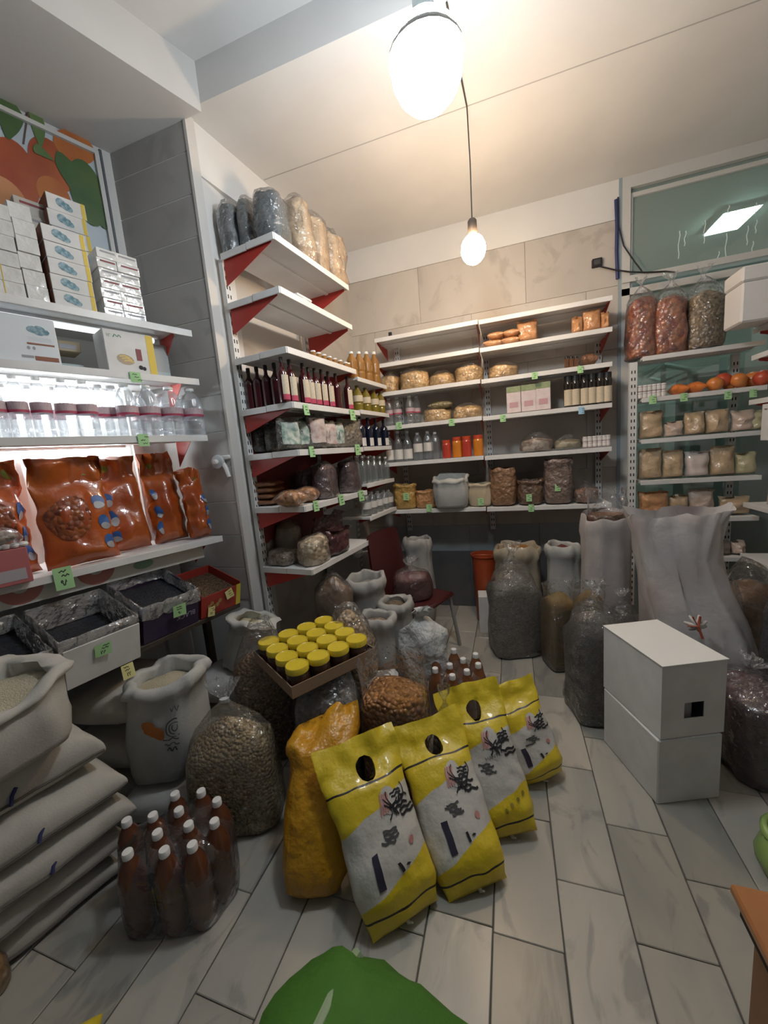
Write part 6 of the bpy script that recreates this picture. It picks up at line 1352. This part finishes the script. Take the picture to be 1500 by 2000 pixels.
def rice_bag(B, T, w, thick, label, seed, facing=None, hole=True, m=None, prints=True, roll=0.0, dark=True):
    M_, L_ = basis(B, T, facing if facing is not None else CAM)
    t = thing('rice_bag', label, 'bag', (0, 0, 0), 0, 'yellow rice bags'); t.matrix_world = M_ @ Matrix.Rotation(roll, 4, 'Z')
    hu, hv, ru, rv = 0.05, .80, .22, .070
    def f(u, v, s):
        vv = (v + 1) / 2
        if vv < .70: b_ = min(1, vv / .16) ** .55 * (1 - .35 * (vv / .70) ** 2.5)
        else: b_ = .65 * max(0, 1 - (vv - .70) / .16) ** 1.4
        body = max(.0, 1 - u * u) ** .5 * b_
        ww = w / 2 * (1 - .16 * b_) * (.72 + .28 * min(1, vv / .14))
        nn = nz(u * 1.4, vv * 3, 0, seed)
        fold = max(0, vv - .72) * .28 * w * nz(u * 2.5 + 5, vv * 5, 1, seed)
        return (ww * u, -s * max(thick / 2 * body, .0012) + fold, L_ * vv + .02 * L_ * u * max(0, vv - .6) * nn * 3)
    amp, fq = .010, 9.0
    def fc(u, v, s):
        m_ = MB(); m_.V = [f(u, v, s)]; return crumple(m_, amp, fq, seed, .03).V[0]
    nu, nv = 26, 46; V, idx, Fc, UV = [], {}, [], []
    ins = lambda u, v: ((u - hu) / ru) ** 2 + ((v - (2 * hv - 1)) / (2 * rv)) ** 2
    def vid(i, j, s):
        ed = i in (0, nu) or j in (0, nv); key = (i, j, 0 if ed else s)
        if key not in idx:
            u, v = -math.cos(math.pi * (.06 + .88 * i / nu)) / math.cos(math.pi * .06), -1 + 2 * j / nv
            if i == 0: u = -1
            if i == nu: u = 1
            if hole:
                k = ins(u, v)
                if .45 < k < 1.7: g = 1 / math.sqrt(k); u = hu + (u - hu) * g; v = (2 * hv - 1) + (v - (2 * hv - 1)) * g
            idx[key] = len(V); V.append(fc(u, v, 0 if ed else s)); UV.append(((u + 1) / 2, (v + 1) / 2))
        return idx[key]
    for j in range(nv):
        for i in range(nu):
            u, v = -math.cos(math.pi * (.06 + .88 * (i + .5) / nu)), -1 + 2 * (j + .5) / nv
            if hole and ins(u, v) < .80: continue
            Fc.append((vid(i, j, 1), vid(i + 1, j, 1), vid(i + 1, j + 1, 1), vid(i, j + 1, 1))); Fc.append((vid(i, j + 1, -1), vid(i + 1, j + 1, -1), vid(i + 1, j, -1), vid(i, j, -1)))
    mb = MB().add(V, Fc); me = mb.mesh('bag_body', True, 70); ul_ = me.uv_layers.new(name='print')
    for lp in me.loops: ul_.data[lp.index].uv = UV[lp.vertex_index]
    link('bag_body', me, m or rice_material(), t)
    if prints:
        fs = lambda u, v: fc(max(-.98, min(.98, u)), v, 1)
        uvp = lambda a, b_: (2 * a - 1, 2 * b_ - 1)
        def sc_(mbx, a, b_, su, sv, w_, sd, st): scribble(mbx, fs, *uvp(a, b_), su * 2, sv * 2, w_, sd, st, .003)
        mb = MB(); ellipse(mb, fs, *uvp(.66, .60), .22, .16, .002, n=16); mb.build('white_field', mat('rice_white', (.56, .54, .50), .45), t)
        mb = MB(); [ribbon(mb, fs, [uvp(.52 + .03 * k + .05 * s_, .54 + .11 * s_) for s_ in np.linspace(0, 1, 7)], .035, .004) for k in range(4)]; mb.build('pink_flame', PINKINK, t)
        mb = MB(); [ribbon(mb, fs, [uvp(.60 + .045 * k + .06 * math.sin(2.6 * s_ + k) , .50 + (.06 + .025 * (k % 3)) * s_) for s_ in np.linspace(0, 1.4, 9)], .022, .0045) for k in range(6)]; sc_(mb, .74, .525, .20, .05, .03, seed, 4); sc_(mb, .76, .60, .14, .03, .024, seed + 1, 3); mb.build('calligraphy', BLACK, t)
        mb = MB(); sc_(mb, .44, .43, .18, .035, .026, seed + 3, 4); mb.build('small_writing', INKK, t)
        if dark:
            mb = MB(); ribbon(mb, fs, [uvp(.30, y) for y in np.linspace(.22, .385, 8)], .17, .004); mb.build('navy_panel', NAVY, t)
            mb = MB(); text_on(mb, fs, '۱۰', *uvp(.62, .27), .62, .15, .004, bold=.02); mb.build('number', BLACK, t)
            mb = MB(); ellipse(mb, fs, *uvp(.80, .36), .07, .045, .004, n=10); mb.build('pink_mark', PINKINK, t)
        else:
            mb = MB(); text_on(mb, fs, 'HANTE', *uvp(.62, .49), .16, .055, .0055, .12); mb.build('lettering', INKK, t)
            mb = MB(); [ellipse(mb, fs, *uvp(.56 + .11 * k, .165 + .025 * k), .05, .03, .004, n=10) for k in range(4)]; mb.build('care_symbols', mat('olive_ink', (.28, .22, .03), .6), t)
    mb = MB(); fs0 = lambda k: fc(0, -1, 1)
    q = Vector(fc(0, -1, 0)); MB().tube([q + Vector((0, 0, .02)), q + Vector((.004, -.006, -.004)), q + Vector((.015, -.016, -.006))], [.010, .007, .003], 6).build('tied_corner', mat('string_white', (.55, .53, .48), .8), t)
    return t
def up(x, y, Y): p = ony(x, y, Y); return Vector(p)
rice_bag(onz(798, 1826) + np.array([-.01, .02, .02]), up(690, 1440, 1.22), .335, .15, 'yellow and white rice bag with a handle hole, second from the left', 3, roll=.18)
rice_bag(onz(920, 1780) + np.array([.02, .06, .012]), up(826, 1400, 1.45), .31, .145, 'yellow and white rice bag with a handle hole, in the middle', 8, roll=.12)
rice_bag(onz(988, 1660) + np.array([.02, .05, .012]), up(905, 1335, 1.64), .30, .15, 'yellow and white rice bag with a white emblem, leaning at the right', 5, roll=-.05, dark=False)
rice_bag(onz(1062, 1545) + np.array([.0, .05, .012]), up(985, 1335, 1.80), .29, .16, 'rice bag mostly hidden behind the right-hand yellow bag', 9, hole=False, roll=.25)
# plain orange-yellow sack
OY = mat('orange_yellow_plastic', (.58, .29, .012), .40, (.52, .24, .01), 5, bump=(9, .9, 'noise', .04), coat=.2)
B_ = onz(616, 1790) + np.array([-.03, .05, .012]); T_ = up(634, 1405, 1.30); M_, L_ = basis(B_, T_, CAM)
t = thing('yellow_sack', 'plain orange-yellow plastic sack with a crumpled twisted top', 'sack'); t.matrix_world = M_
rings = []
for z, rx_, ry_, ox in ((0, .06, .035, .0), (.03, .085, .06, .0), (.15, .115, .085, .0), (.45, .125, .095, .0), (.70, .120, .095, -.0), (.74, .118, .09, -.0), (.79, .140, .10, -.01), (.84, .148, .085, -.01), (.90, .148, .055, .0), (.95, .140, .03, .01), (1.0, .125, .012, .02)):
    k_ = max(0, z - .80) * 2.6
    rings.append([(a, b_, c_ + k_ * (a + .03) + k_ * .05 * math.sin(a * 40)) for a, b_, c_ in ring_pts(rx_, ry_, z * L_, 44, 2.7, ox, 0, .06, 4)])
crumple(crumple(MB().loft(rings), .018, 9, 11, .05), .010, 22, 2).build('sack_body', OY, t, angle=80)

# ================================================================== NEAREST THINGS
GRN = mat('green_cloth', (.045, .155, .012), .75, (.06, .19, .016), 5, bump=(60, .3))
gc = ony(745, 1960, .56); tg2 = thing('green_bag', 'green cloth bag with a pale strap at the bottom of the picture', 'bag', (gc[0], .53, 0), -.2)
rings = [ring_pts(.33 * r_, .20 * r_, z * .94, 44, 2.6, 0, 0, .10, 7) for z, r_ in ((.002, .85), (.03, .97), (.12, 1.03), (.22, 1.0), (.29, .88), (.335, .66), (.355, .40), (.36, .15))]
crumple(MB().loft(rings), .020, 9, 3, .03).build('cloth', GRN, tg2, angle=80)
MB().tube([(-.18, .20, .05), (-.185, .20, .15), (-.18, .165, .25), (-.165, .08, .305), (-.15, -.02, .335), (-.14, -.10, .33)], .013, 8).build('strap', mat('pale_green_strap', (.32, .42, .26), .7), tg2)
# table corner
WOOD = mat('orange_wood', (.40, .16, .05), .35, (.34, .13, .04), 7, coat=.3)
tc_ = onz(1425, 1722, .72); tt_ = thing('wooden_table', 'orange-brown wooden table corner at the right picture edge', 'table', (tc_[0], tc_[1], 0), 0)
MB().rbox(0, .60, -.75, 0, .70, .72, .004).build('table_top', WOOD, tt_, smooth=False)
MB().rbox(.03, .05, -.70, -.02, 0.0, .69, .003).build('side_panel', mat('brown_wood', (.24, .11, .045), .5, (.20, .09, .035), 7), tt_, smooth=False)
MB().rbox(.05, .55, -.05, -.03, .42, .69, .003).build('apron', MATS['brown_wood'], tt_, smooth=False)
MB().rbox(.53, .55, -.70, -.05, 0, .69, .003).build('far_panel', MATS['brown_wood'], tt_, smooth=False)
MB().box(.008, .022, -.12, -.02, .675, .70).build('edge_strip', DARK, tt_, smooth=False)
LG = mat('light_green_plastic', (.30, .44, .12), .4, (.24, .38, .10), 6, bump=(10, .5), coat=.3)
q = onz(1492, 1725); open_sack((q[0] + .17, q[1] + .04, 0), .30, .26, .15, LG, mat('red_brown_nuts', (.16, .05, .03), .5, (.26, .11, .06), 40, kind='voronoi', bump=(40, 1, 'voronoi', .02)), 'light green plastic bag of red-brown nuts behind the table', 'bag', 'green_nut_bag', .2, 40, 2.3, roll=.012, fill=.8)
# small bags cut by the lower and left picture edges
q = onz(160, 1985, .10); lying((q[0] + .0, q[1] - .10, 0), .22, .17, .11, mat('yellow_white_print', (.60, .46, .03), .45, (.58, .56, .50), 4, contrast=(.48, .52), bump=(10, .5)), .8, 'yellow and white bag peeping in at the lower left', 'bag', None, 'small_bag', 41, nu=16, nv=14)
q = onz(5, 1905); clear_bag((q[0] + .0, q[1] - .04, 0), .12, .10, .09, .13, mat('golden_brown', (.26, .14, .03), .5, (.34, .19, .05), 12, coat=.4), 'small golden-brown bag on the floor at the left picture edge', 'bag', 'small_bag', 0, 42, 2.3, knot=False)

# white roll holder clamped to the shelf end beside the pillar
c = ony(448, 912, 1.955); th_ = thing('roll_holder', 'white plastic roll holder clamped to the shelf end beside the pillar', 'holder', (c[0] - .01, 1.925, c[2]))
MB().rbox(-.035, .055, -.012, .012, .045, .072, .006).build('arm', WHITE, th_)
hd = MB().lathe([(.012, -.016), (.040, -.014), (.044, .0), (.040, .014), (.012, .016)], 20).build('roll_drum', mat('holder_grey', (.55, .58, .60), .4), th_); hd.rotation_euler = (math.pi / 2, 0, 0); hd.location = (-.03, -.012, .035)
kn = MB().lathe([(.016, .0), (.018, .012), (.012, .02)], 12).build('knob', WHITE, th_); kn.rotation_euler = (math.pi / 2, 0, 0); kn.location = (-.03, -.028, .035)
MB().tube([(-.01, -.008, .04), (.012, -.008, 0), (.03, -.008, -.06)], [.016, .014, .012]).build('leg', WHITE, th_)
